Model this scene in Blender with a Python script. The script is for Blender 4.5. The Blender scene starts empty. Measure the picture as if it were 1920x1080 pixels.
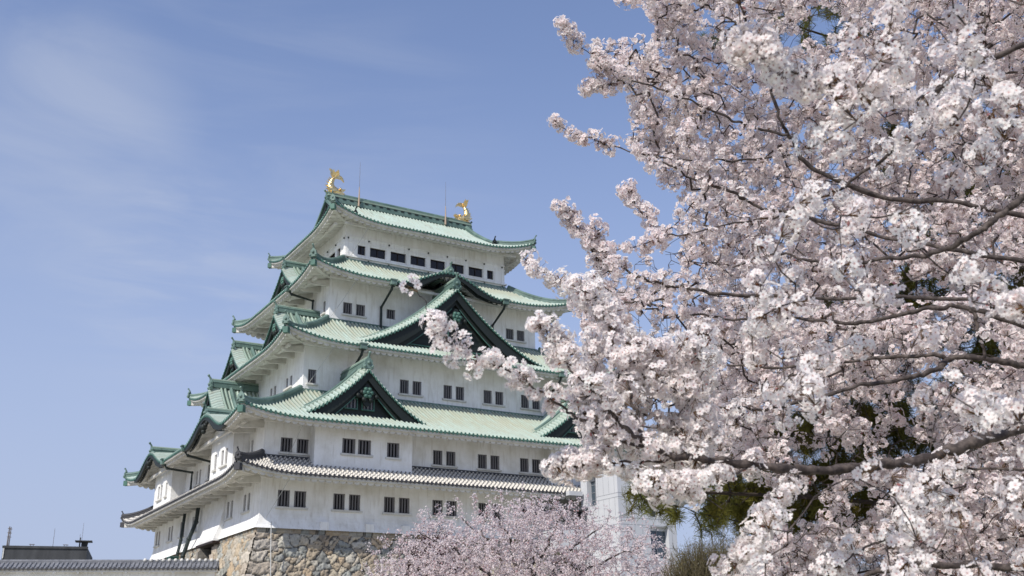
import bpy, math, random
import numpy as np
from mathutils import Matrix, Vector
rng = np.random.default_rng(7)
random.seed(7)
scn = bpy.context.scene
COL = scn.collection

# ------------------------------------------------------------------ camera
CAM = np.array([-41.81, -89.93, -9.43])
YAW, PIT, ROL, FPX = 0.54957, 0.33955, -0.01796, 1950.2
FW = np.array([math.sin(YAW)*math.cos(PIT), math.cos(YAW)*math.cos(PIT), math.sin(PIT)])
_r = np.array([math.cos(YAW), -math.sin(YAW), 0.0])
_u = np.cross(_r, FW)
RT = _r*math.cos(ROL) + _u*math.sin(ROL)
UP = -_r*math.sin(ROL) + _u*math.cos(ROL)
def at(px, py, dist):
    """world point seen at photo pixel (1920x1080) at a straight-line distance"""
    d = FW + RT*(px-960)/FPX + UP*(540-py)/FPX
    return CAM + d/np.linalg.norm(d)*dist
cam_d = bpy.data.cameras.new('camera')
cam = bpy.data.objects.new('camera', cam_d); COL.objects.link(cam)
cam_d.sensor_width = 36.0
cam_d.lens = FPX/1920*36.0
cam_d.clip_start = 0.05; cam_d.clip_end = 6000
M = Matrix(((RT[0], UP[0], -FW[0], CAM[0]), (RT[1], UP[1], -FW[1], CAM[1]), (RT[2], UP[2], -FW[2], CAM[2]), (0, 0, 0, 1)))
cam.matrix_world = M
scn.camera = cam
cam_d.dof.use_dof = True; cam_d.dof.focus_distance = 11.0; cam_d.dof.aperture_fstop = 6.3

# ------------------------------------------------------------------ sky, sun, exposure
SUN_EL, SUN_AZ = math.radians(44), math.radians(247)      # azimuth clockwise from +Y
SD = Vector((math.sin(SUN_AZ)*math.cos(SUN_EL), math.cos(SUN_AZ)*math.cos(SUN_EL), math.sin(SUN_EL)))
sun_d = bpy.data.lights.new('sun', 'SUN'); sun_d.energy = 3.6; sun_d.angle = math.radians(0.5); sun_d.color = (1.0, 0.95, 0.87)
sun = bpy.data.objects.new('sun', sun_d); COL.objects.link(sun)
sun.rotation_euler = SD.to_track_quat('Z', 'Y').to_euler()
sun.location = (-60, 0, 90)
W = bpy.data.worlds.new('World'); scn.world = W; W.use_nodes = True
nt = W.node_tree; nt.nodes.clear()
def nd(t, ty, **k):
    n = t.nodes.new(ty)
    for a, v in k.items(): setattr(n, a, v)
    return n
out = nd(nt, 'ShaderNodeOutputWorld'); bg = nd(nt, 'ShaderNodeBackground')
sky = nd(nt, 'ShaderNodeTexSky', sky_type='NISHITA', sun_disc=False)
sky.sun_elevation = SUN_EL; sky.sun_rotation = SUN_AZ; sky.air_density = 1.0; sky.dust_density = 1.0; sky.ozone_density = 4.0; sky.altitude = 50
tc = nd(nt, 'ShaderNodeTexCoord'); L = nt.links.new
def wm(op, a, b_=None, c_=None):
    q = nd(nt, 'ShaderNodeMath', operation=op)
    for i, x in enumerate((a, b_, c_)):
        if x is None: continue
        if isinstance(x, (int, float)): q.inputs[i].default_value = x
        else: L(x, q.inputs[i])
    return q.outputs[0]
def wmap(x, a, b_, c_, d_, smooth=True):
    q = nd(nt, 'ShaderNodeMapRange'); q.interpolation_type = 'SMOOTHSTEP' if smooth else 'LINEAR'
    for k, v in zip((1, 2, 3, 4), (a, b_, c_, d_)): q.inputs[k].default_value = v
    L(x, q.inputs[0]); return q.outputs[0]
sep = nd(nt, 'ShaderNodeSeparateXYZ'); L(tc.outputs['Generated'], sep.inputs[0])
veil = wmap(sep.outputs[2], 0.02, 0.62, 0.94, 0.20)
m1 = nd(nt, 'ShaderNodeMixRGB'); m1.inputs[2].default_value = (3.1, 3.6, 4.95, 1); L(veil, m1.inputs[0]); tn = nd(nt, 'ShaderNodeMixRGB', blend_type='MULTIPLY'); tn.inputs[0].default_value = 1.0; tn.inputs[2].default_value = (1.0, 1.02, 1.17, 1); L(sky.outputs[0], tn.inputs[1]); L(tn.outputs[0], m1.inputs[1])
def wisp(px, py, r_in, r_out, scale, rot, stretch, lo, hi, amt, prev, seed):
    d0 = at(px, py, 1.0)-CAM; d0 = d0/np.linalg.norm(d0)
    dt = nd(nt, 'ShaderNodeVectorMath', operation='DOT_PRODUCT'); nrm = nd(nt, 'ShaderNodeVectorMath', operation='NORMALIZE'); L(tc.outputs['Generated'], nrm.inputs[0]); L(nrm.outputs[0], dt.inputs[0]); dt.inputs[1].default_value = tuple(d0)
    mask = wmap(dt.outputs['Value'], math.cos(math.radians(r_out)), math.cos(math.radians(r_in)), 0, 1)
    mp = nd(nt, 'ShaderNodeMapping'); mp.inputs['Rotation'].default_value = rot; mp.inputs['Scale'].default_value = stretch; mp.inputs['Location'].default_value = (seed, seed*.7, 0); L(tc.outputs['Generated'], mp.inputs['Vector'])
    nz = nd(nt, 'ShaderNodeTexNoise'); nz.inputs['Scale'].default_value = scale; nz.inputs['Detail'].default_value = 8; nz.inputs['Roughness'].default_value = 0.55; nz.inputs['Distortion'].default_value = 0.6; L(mp.outputs[0], nz.inputs['Vector'])
    f = wm('MULTIPLY', wm('MULTIPLY', mask, wmap(nz.outputs['Fac'], lo, hi, 0, 1)), amt)
    x = nd(nt, 'ShaderNodeMixRGB'); x.inputs[2].default_value = (4.2, 4.5, 5.2, 1); L(f, x.inputs[0]); L(prev, x.inputs[1]); return x.outputs[0]
c_ = wisp(80, 250, 1, 8.5, 4.5, (0.1, 0.2, 0.5), (1, 1.2, 2.0), .28, .75, .40, m1.outputs[0], 2.0)
c_ = wisp(330, 500, 1, 7, 6.0, (0.0, 0.55, 0.5), (1, 1.6, 5.0), .38, .76, .34, c_, 5.0)
c_ = wisp(500, 390, 4, 16, 3.0, (0.0, -0.12, 0.5), (1, 1.0, 7.0), .42, .78, .18, c_, 8.0)
L(c_, bg.inputs[0]); L(bg.outputs[0], out.inputs[0])
bg.inputs[1].default_value = 0.116
scn.view_settings.view_transform = 'Standard'; scn.view_settings.look = 'None'
scn.view_settings.exposure = 0.32; scn.view_settings.gamma = 1.0; scn.view_settings.use_curve_mapping = False
scn.cycles.max_bounces = 6; scn.cycles.transparent_max_bounces = 4

# ------------------------------------------------------------------ mesh collector
class MB:
    def __init__(s): s.v = []; s.n = 0; s.p = []
    def add(s, v, f, m=0, uv=None, sm=False, col=None):
        v = np.asarray(v, float).reshape(-1, 3)
        if isinstance(f, np.ndarray): fl = [f + s.n]
        else:
            d = {}
            for q in f: d.setdefault(len(q), []).append(q)
            fl = [np.array(x) + s.n for x in d.values()]
        s.v.append((v, uv, col)); 
        for x in fl: s.p.append((x, m, sm))
        s.n += len(v)
    def build(s, name, mats, parent=None):
        me = bpy.data.meshes.new(name)
        V = np.concatenate([a for a, _, _ in s.v]); 
        idx = np.concatenate([x.ravel() for x, _, _ in s.p]).astype(np.int32)
        tot = np.concatenate([np.full(len(x), x.shape[1]) for x, _, _ in s.p]).astype(np.int32)
        mi = np.concatenate([np.full(len(x), m) if np.isscalar(m) else m for x, m, _ in s.p]).astype(np.int32)
        sm = np.concatenate([np.full(len(x), q) for x, _, q in s.p]).astype(bool)
        me.vertices.add(len(V)); me.vertices.foreach_set('co', V.ravel())
        me.loops.add(len(idx)); me.loops.foreach_set('vertex_index', idx)
        me.polygons.add(len(tot)); st = np.zeros(len(tot), np.int32); st[1:] = np.cumsum(tot)[:-1]
        me.polygons.foreach_set('loop_start', st); me.polygons.foreach_set('loop_total', tot)
        me.polygons.foreach_set('material_index', mi); me.polygons.foreach_set('use_smooth', sm)
        if any(u is not None for _, u, _ in s.v):
            U = np.concatenate([np.zeros((len(a), 2)) if u is None else u for a, u, _ in s.v])
            l = me.uv_layers.new(name='UVMap'); l.data.foreach_set('uv', U[idx].astype(np.float32).ravel())
        if any(c is not None for _, _, c in s.v):
            Cc = np.concatenate([np.ones((len(a), 4)) if c is None else c for a, _, c in s.v])
            ca = me.color_attributes.new('tone', 'FLOAT_COLOR', 'POINT'); ca.data.foreach_set('color', Cc.astype(np.float32).ravel())
        for m in (mats if isinstance(mats, (list, tuple)) else [mats]): me.materials.append(m)
        me.update(calc_edges=True); me.validate()
        o = bpy.data.objects.new(name, me); COL.objects.link(o)
        if parent is not None: o.parent = parent
        return o
    # primitives -----------------------------------------------------
    def obb(s, c, ax, ay, az, m=0):
        c = np.array(c, float); ax, ay, az = (np.array(q, float) for q in (ax, ay, az))
        v = [c + i*ax + j*ay + k*az for k in (-1, 1) for j in (-1, 1) for i in (-1, 1)]
        s.add(v, [[0, 2, 3, 1], [4, 5, 7, 6], [0, 1, 5, 4], [2, 6, 7, 3], [0, 4, 6, 2], [1, 3, 7, 5]], m)
    def box(s, c, d, m=0): s.obb(c, (d[0]/2, 0, 0), (0, d[1]/2, 0), (0, 0, d[2]/2), m)
    def sweep(s, path, prof, up=(0, 0, 1), m=0, caps=True, scale=None, sm=False):
        """prof: (k,2) list of (side, up) offsets; path: (n,3)"""
        P = np.asarray(path, float); n = len(P); k = len(prof); prof = np.asarray(prof, float)
        T = np.gradient(P, axis=0); T /= np.linalg.norm(T, axis=1)[:, None] + 1e-12
        upv = np.tile(np.asarray(up, float), (n, 1))
        S = np.cross(T, upv); S /= np.linalg.norm(S, axis=1)[:, None] + 1e-12
        U = np.cross(S, T)
        sc = np.ones(n) if scale is None else np.asarray(scale, float)
        V = P[:, None] + (S[:, None]*prof[None, :, :1] + U[:, None]*prof[None, :, 1:])*sc[:, None, None]
        i, j = np.meshgrid(np.arange(n-1), np.arange(k), indexing='ij'); j2 = (j+1) % k
        F = np.stack([i*k+j, (i+1)*k+j, (i+1)*k+j2, i*k+j2], -1).reshape(-1, 4)
        s.add(V.reshape(-1, 3), F, m, sm=sm)
        if caps:
            s.add(V[0], [list(range(k))], m); s.add(V[-1], [list(range(k))[::-1]], m)
    def tube(s, path, r, n=8, m=0, sm=True, up=(0.13, 0.21, 0.97)):
        a = np.arange(n)*2*math.pi/n
        r = np.full(len(path), r) if np.isscalar(r) else np.asarray(r)
        s.sweep(path, np.stack([np.cos(a), np.sin(a)], 1), up, m, True, r, sm)
    def ball(s, c, r, m=0, nu=10, nv=6):
        r = np.array([r]*3) if np.isscalar(r) else np.array(r)
        th = np.linspace(0, math.pi, nv+1); ph = np.arange(nu)*2*math.pi/nu
        V = np.stack([np.outer(np.sin(th), np.cos(ph)), np.outer(np.sin(th), np.sin(ph)), np.outer(np.cos(th), np.ones(nu))], -1)*r + np.array(c)
        i, j = np.meshgrid(np.arange(nv), np.arange(nu), indexing='ij'); j2 = (j+1) % nu
        s.add(V.reshape(-1, 3), np.stack([i*nu+j, (i+1)*nu+j, (i+1)*nu+j2, i*nu+j2], -1).reshape(-1, 4), m, sm=True)
    def prism(s, poly, fn, d0, d1, m=0):
        """poly (k,2) in a plane, fn(a,b,depth)->world, extruded between depths"""
        k = len(poly)
        A = [fn(a, b, d0) for a, b in poly]; B = [fn(a, b, d1) for a, b in poly]
        s.add(A+B, [list(range(k)), list(range(k, 2*k))[::-1]] + [[i, i+k, (i+1) % k+k, (i+1) % k] for i in range(k)], m)

def tag(o, label=None, cat=None, group=None, kind=None):
    if label: o['label'] = label
    if cat: o['category'] = cat
    if group: o['group'] = group
    if kind: o['kind'] = kind
    return o
def empty(name, loc):
    o = bpy.data.objects.new(name, None); COL.objects.link(o); o.location = loc; o.empty_display_size = 0.5
    return o

# ------------------------------------------------------------------ materials
def mat(name, col, rough=0.7, metal=0.0, spec=0.3):
    m = bpy.data.materials.new(name); m.use_nodes = True
    b = m.node_tree.nodes['Principled BSDF']
    b.inputs['Base Color'].default_value = (*col, 1); b.inputs['Roughness'].default_value = rough
    b.inputs['Metallic'].default_value = metal; b.inputs['Specular IOR Level'].default_value = spec
    return m, m.node_tree, b
def noise_mix(t, vec, scale, c1, c2, lo=0.35, hi=0.65, detail=5, rough=0.6, prev=None):
    n = nd(t, 'ShaderNodeTexNoise'); n.inputs['Scale'].default_value = scale; n.inputs['Detail'].default_value = detail; n.inputs['Roughness'].default_value = rough
    if vec is not None: t.links.new(vec, n.inputs['Vector'])
    r = nd(t, 'ShaderNodeMapRange'); r.inputs[1].default_value = lo; r.inputs[2].default_value = hi
    t.links.new(n.outputs['Fac'], r.inputs[0])
    x = nd(t, 'ShaderNodeMixRGB'); t.links.new(r.outputs[0], x.inputs[0])
    if prev is not None: t.links.new(prev, x.inputs[1])
    else: x.inputs[1].default_value = (*c1, 1)
    x.inputs[2].default_value = (*c2, 1)
    return x.outputs[0], n
def objvec(t, sc=(1, 1, 1)):
    a = nd(t, 'ShaderNodeTexCoord'); b = nd(t, 'ShaderNodeMapping'); b.inputs['Scale'].default_value = sc
    t.links.new(a.outputs['Object'], b.inputs['Vector']); return b.outputs[0]
def uvvec(t, sc=(1, 1, 1)):
    a = nd(t, 'ShaderNodeTexCoord'); b = nd(t, 'ShaderNodeMapping'); b.inputs['Scale'].default_value = sc
    t.links.new(a.outputs['UV'], b.inputs['Vector']); return b.outputs[0]
def bump(t, b, hnode_out, strength=0.3, dist=0.05):
    k = nd(t, 'ShaderNodeBump'); k.inputs['Strength'].default_value = strength; k.inputs['Distance'].default_value = dist
    t.links.new(hnode_out, k.inputs['Height']); t.links.new(k.outputs[0], b.inputs['Normal'])

# white lime plaster with faint rain stains
MP, t, b = mat('plaster', (0.74, 0.74, 0.73), 0.85)
c, _ = noise_mix(t, objvec(t, (1.2, 1.2, 0.25)), 1.1, (0.85, 0.85, 0.84), (0.74, 0.73, 0.70), 0.42, 0.8)
c, _ = noise_mix(t, objvec(t, (3, 3, 0.35)), 1.5, None, (0.52, 0.49, 0.44), 0.52, 0.88, prev=c)
c, _ = noise_mix(t, objvec(t, (1, 1, 1)), 0.5, None, (0.64, 0.625, 0.58), 0.46, 0.76, prev=c)
t.links.new(c, b.inputs['Base Color'])
n = nd(t, 'ShaderNodeTexNoise'); n.inputs['Scale'].default_value = 2.2; n.inputs['Detail'].default_value = 4; t.links.new(objvec(t, (1, 1, 2.5)), n.inputs['Vector'])
bump(t, b, n.outputs['Fac'], 0.35, 0.06)
# eave plaster, a little greyer and older
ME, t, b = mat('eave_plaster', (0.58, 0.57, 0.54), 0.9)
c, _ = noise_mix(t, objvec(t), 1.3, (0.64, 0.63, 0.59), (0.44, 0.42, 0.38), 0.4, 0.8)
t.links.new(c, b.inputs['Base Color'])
# patinated copper roof (UV: u = along eave in metres, v = up the slope in metres)
def mth(t, op, a, bb=None):
    q = nd(t, 'ShaderNodeMath', operation=op)
    for i, x in enumerate((a, bb)):
        if x is None: continue
        if isinstance(x, (int, float)): q.inputs[i].default_value = x
        else: t.links.new(x, q.inputs[i])
    return q.outputs[0]
def copper(name, c1, c2, c3, rough=0.55, valley=False, lichen=None):
    m, t, b = mat(name, c1, rough, 0.0, 0.35)
    c, _ = noise_mix(t, objvec(t), 0.35, c1, c2, 0.38, 0.68)
    c, _ = noise_mix(t, uvvec(t, (2.8, 0.35, 1)), 1.0, None, c3, 0.46, 0.80, prev=c)
    c, _ = noise_mix(t, objvec(t, (1, 1, 1)), 1.7, None, tuple(v*.72 for v in c3), 0.56, 0.82, prev=c)
    c, _ = noise_mix(t, uvvec(t, (5.5, .22, 1)), 1.0, None, tuple(v*.55 for v in c3), 0.60, 0.82, prev=c)
    if lichen:
        tl = nd(t, 'ShaderNodeTexCoord'); sl = nd(t, 'ShaderNodeSeparateXYZ'); t.links.new(tl.outputs['UV'], sl.inputs[0])
        rl = nd(t, 'ShaderNodeMapRange'); rl.inputs[1].default_value = .7; rl.inputs[2].default_value = 3.6; rl.inputs[4].default_value = .85; t.links.new(sl.outputs[1], rl.inputs[0])
        nl = nd(t, 'ShaderNodeTexNoise'); nl.inputs['Scale'].default_value = 1.0; nl.inputs['Detail'].default_value = 5; t.links.new(uvvec(t, (1.6, .5, 1)), nl.inputs['Vector'])
        r2 = nd(t, 'ShaderNodeMapRange'); r2.inputs[1].default_value = .32; r2.inputs[2].default_value = .6; t.links.new(nl.outputs['Fac'], r2.inputs[0])
        xl = nd(t, 'ShaderNodeMixRGB'); xl.inputs[2].default_value = (*lichen, 1); t.links.new(mth(t, 'MULTIPLY', rl.outputs[0], r2.outputs[0]), xl.inputs[0]); t.links.new(c, xl.inputs[1]); c = xl.outputs[0]
    if valley:
        tcn = nd(t, 'ShaderNodeTexCoord'); sp = nd(t, 'ShaderNodeSeparateXYZ'); t.links.new(tcn.outputs['UV'], sp.inputs[0])
        fu = mth(t, 'ABSOLUTE', mth(t, 'SUBTRACT', mth(t, 'FRACT', mth(t, 'DIVIDE', sp.outputs[0], 0.36)), 0.5))
        x = nd(t, 'ShaderNodeMixRGB', blend_type='MULTIPLY'); x.inputs[2].default_value = (.60, .66, .61, 1)
        t.links.new(mth(t, 'GREATER_THAN', fu, .28), x.inputs[0]); t.links.new(c, x.inputs[1]); c = x.outputs[0]
    t.links.new(c, b.inputs['Base Color'])
    n = nd(t, 'ShaderNodeTexNoise'); n.inputs['Scale'].default_value = 6; t.links.new(objvec(t), n.inputs['Vector'])
    bump(t, b, n.outputs['Fac'], 0.15, 0.02)
    return m
MC = copper('patina_copper', (0.42, 0.51, 0.452), (0.37, 0.445, 0.38), (0.385, 0.39, 0.315), 0.5, True)
MCW = copper('weathered_patina_copper', (0.42, 0.51, 0.452), (0.37, 0.445, 0.38), (0.385, 0.39, 0.315), 0.5, True, (0.375, 0.385, 0.30))
MCR = copper('ridge_copper', (0.085, 0.145, 0.122), (0.19, 0.28, 0.24), (0.045, 0.065, 0.057))
MCK = copper('dark_copper', (0.010, 0.014, 0.013), (0.015, 0.021, 0.019), (0.022, 0.030, 0.026), 0.6)
MCE = copper('tile_end_copper', (0.05, 0.12, 0.095), (0.09, 0.2, 0.155), (0.03, 0.06, 0.05))
MPIPE, t, b = mat('pipe_dark_copper', (0.025, 0.035, 0.033), 0.5)
# grey clay tile with white plaster joints, UV
MT, t, b = mat('clay_tile', (0.1, 0.1, 0.11), 0.6)
uv = nd(t, 'ShaderNodeTexCoord'); sp = nd(t, 'ShaderNodeSeparateXYZ'); t.links.new(uv.outputs['UV'], sp.inputs[0])
def mth(t, op, a, bb=None):
    q = nd(t, 'ShaderNodeMath', operation=op)
    for i, x in enumerate((a, bb)):
        if x is None: continue
        if isinstance(x, (int, float)): q.inputs[i].default_value = x
        else: t.links.new(x, q.inputs[i])
    return q.outputs[0]
fu = mth(t, 'ABSOLUTE', mth(t, 'SUBTRACT', mth(t, 'FRACT', mth(t, 'DIVIDE', sp.outputs[0], 0.36)), 0.5))
fv = mth(t, 'FRACT', mth(t, 'DIVIDE', sp.outputs[1], 0.40))
jr = mth(t, 'MULTIPLY', mth(t, 'LESS_THAN', fu, 0.44), mth(t, 'LESS_THAN', fv, 0.58))
x = nd(t, 'ShaderNodeMixRGB'); t.links.new(jr, x.inputs[0]); x.inputs[2].default_value = (0.64, 0.61, 0.55, 1)
c, _ = noise_mix(t, objvec(t), 1.5, (0.17, 0.165, 0.16), (0.26, 0.25, 0.235), 0.4, 0.7)
t.links.new(c, x.inputs[1]); t.links.new(x.outputs[0], b.inputs['Base Color'])
MTD, t, b = mat('dark_ridge_tile', (0.05, 0.05, 0.055), 0.6)
MTG, t, b = mat('wall_cap_tile', (0.17, 0.175, 0.19), 0.55)
c, _ = noise_mix(t, objvec(t), 2.5, (0.13, 0.135, 0.15), (0.23, 0.235, 0.25), 0.4, 0.7); t.links.new(c, b.inputs['Base Color'])
MGL, t, b = mat('window_dark', (0.012, 0.012, 0.016), 0.25, 0, 0.4)
MBAR, t, b = mat('window_bar', (0.17, 0.165, 0.175), 0.7)
MBRN, t, b = mat('dark_brown_wood', (0.03, 0.018, 0.015), 0.6)
MGO, t, b = mat('gold_leaf', (0.9, 0.68, 0.32), 0.3, 1.0)
c, n = noise_mix(t, objvec(t), 5.0, (0.95, 0.74, 0.38), (0.70, 0.46, 0.16), 0.4, 0.75); t.links.new(c, b.inputs['Base Color'])
vo = nd(t, 'ShaderNodeTexVoronoi'); vo.inputs['Scale'].default_value = 7; t.links.new(objvec(t), vo.inputs['Vector']); bump(t, b, vo.outputs['Distance'], 0.5, 0.08)
MCAB, t, b = mat('pale_cable', (0.45, 0.45, 0.43), 0.5)
MROD, t, b = mat('lightning_rod', (0.16, 0.14, 0.13), 0.5)
MRODB, t, b = mat('rod_base', (0.40, 0.30, 0.22), 0.6)
# stone, colour carried per stone
MST, t, b = mat('stone', (0.3, 0.28, 0.25), 0.9)
at_ = nd(t, 'ShaderNodeAttribute', attribute_name='tone')
n = nd(t, 'ShaderNodeTexNoise'); n.inputs['Scale'].default_value = 3.5; n.inputs['Detail'].default_value = 8; n.inputs['Roughness'].default_value = 0.7
t.links.new(objvec(t), n.inputs['Vector'])
r = nd(t, 'ShaderNodeMapRange'); r.inputs[1].default_value = 0.3; r.inputs[2].default_value = 0.7; r.inputs[3].default_value = 0.85; r.inputs[4].default_value = 1.5
t.links.new(n.outputs['Fac'], r.inputs[0])
x = nd(t, 'ShaderNodeVectorMath', operation='SCALE'); t.links.new(at_.outputs['Color'], x.inputs[0]); t.links.new(r.outputs[0], x.inputs['Scale'])
t.links.new(x.outputs[0], b.inputs['Base Color']); bump(t, b, n.outputs['Fac'], 0.6, 0.08)
# modern panels
MPN, t, b = mat('panel_cladding', (0.56, 0.575, 0.60), 0.5)
c, _ = noise_mix(t, objvec(t), 0.6, (0.50, 0.51, 0.53), (0.55, 0.56, 0.575), 0.35, 0.7); t.links.new(c, b.inputs['Base Color'])
MJT, t, b = mat('panel_joint', (0.22, 0.23, 0.25), 0.7)
MWG, t, b = mat('tower_glass', (0.05, 0.07, 0.09), 0.08, 0, 0.6)
MDB, t, b = mat('dark_concrete', (0.050, 0.052, 0.056), 0.8)
c, _ = noise_mix(t, objvec(t, (0.6, 0.6, 0.15)), 0.6, (0.045, 0.047, 0.05), (0.075, 0.078, 0.082), 0.4, 0.65); t.links.new(c, b.inputs['Base Color'])
MGR, t, b = mat('ground_gravel', (0.30, 0.27, 0.22), 0.95)
c, _ = noise_mix(t, objvec(t), 0.4, (0.42, 0.39, 0.33), (0.26, 0.26, 0.16), 0.45, 0.6); t.links.new(c, b.inputs['Base Color'])
# vegetation
MBK, t, b = mat('cherry_bark', (0.05, 0.038, 0.034), 0.8)
c, n = noise_mix(t, objvec(t), 26, (0.038, 0.029, 0.027), (0.125, 0.10, 0.088), 0.42, 0.68); t.links.new(c, b.inputs['Base Color']); bump(t, b, n.outputs['Fac'], 0.7, 0.01)
MPBK, t, b = mat('pine_bark', (0.05, 0.04, 0.032), 0.9)
def leafy(name, transl=0.35, rough=0.7):
    m = bpy.data.materials.new(name); m.use_nodes = True; t = m.node_tree; t.nodes.clear()
    o = nd(t, 'ShaderNodeOutputMaterial'); a = nd(t, 'ShaderNodeAttribute', attribute_name='tone')
    d = nd(t, 'ShaderNodeBsdfDiffuse'); tr = nd(t, 'ShaderNodeBsdfTranslucent'); x = nd(t, 'ShaderNodeMixShader'); x.inputs[0].default_value = transl
    for q in (d, tr): t.links.new(a.outputs['Color'], q.inputs['Color'])
    t.links.new(d.outputs[0], x.inputs[1]); t.links.new(tr.outputs[0], x.inputs[2]); t.links.new(x.outputs[0], o.inputs['Surface'])
    return m
MPET = leafy('cherry_petal', 0.5)
MNDL = leafy('pine_needle', 0.2)
MTWG = leafy('dry_twig', 0.0)

# ------------------------------------------------------------------ facade frames
def FR(side):
    if side == '-y': return lambda s, o, z: np.stack(np.broadcast_arrays(np.asarray(s, float), -np.asarray(o, float), np.asarray(z, float)), -1)
    if side == '-x': return lambda s, o, z: np.stack(np.broadcast_arrays(-np.asarray(o, float), -np.asarray(s, float), np.asarray(z, float)), -1)
    if side == '+y': return lambda s, o, z: np.stack(np.broadcast_arrays(-np.asarray(s, float), np.asarray(o, float), np.asarray(z, float)), -1)
    return lambda s, o, z: np.stack(np.broadcast_arrays(np.asarray(o, float), np.asarray(s, float), np.asarray(z, float)), -1)
SIDES = ('-y', '-x', '+y', '+x')
def obox(mb, f, s0, s1, o0, o1, z0, z1, m=0):
    v = [f(s, o, z) for z in (z0, z1) for o in (o1, o0) for s in (s0, s1)]
    mb.add(v, [[0, 2, 3, 1], [4, 5, 7, 6], [0, 1, 5, 4], [2, 6, 7, 3], [0, 4, 6, 2], [1, 3, 7, 5]], m)

KEEP = empty('castle_keep', (0, 0, 0))
tag(KEEP, 'white five-storey castle keep with green copper roofs and golden roof fish', 'castle')

def grid_faces(nc, nr):
    i, j = np.meshgrid(np.arange(nc-1), np.arange(nr-1), indexing='ij')
    return np.stack([i*nr+j, (i+1)*nr+j, (i+1)*nr+j+1, i*nr+j+1], -1).reshape(-1, 4)

PITCH = 0.36
PH = np.array([0, .23, .29, .40, .5, .60, .71, .77])
def ribh(u, h=0.135):
    ph = np.mod(u/PITCH, 1.0)
    return h*np.sqrt(np.clip(1-((ph-.5)/.27)**2, 0, 1))
def rib_cols(a, b):
    k0 = math.floor(a/PITCH); k1 = math.ceil(b/PITCH)
    s = ((np.arange(k0, k1+1)[:, None] + PH[None])*PITCH).ravel()
    s = s[(s > a) & (s < b)]
    return np.concatenate([[a], s, [b]])

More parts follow.
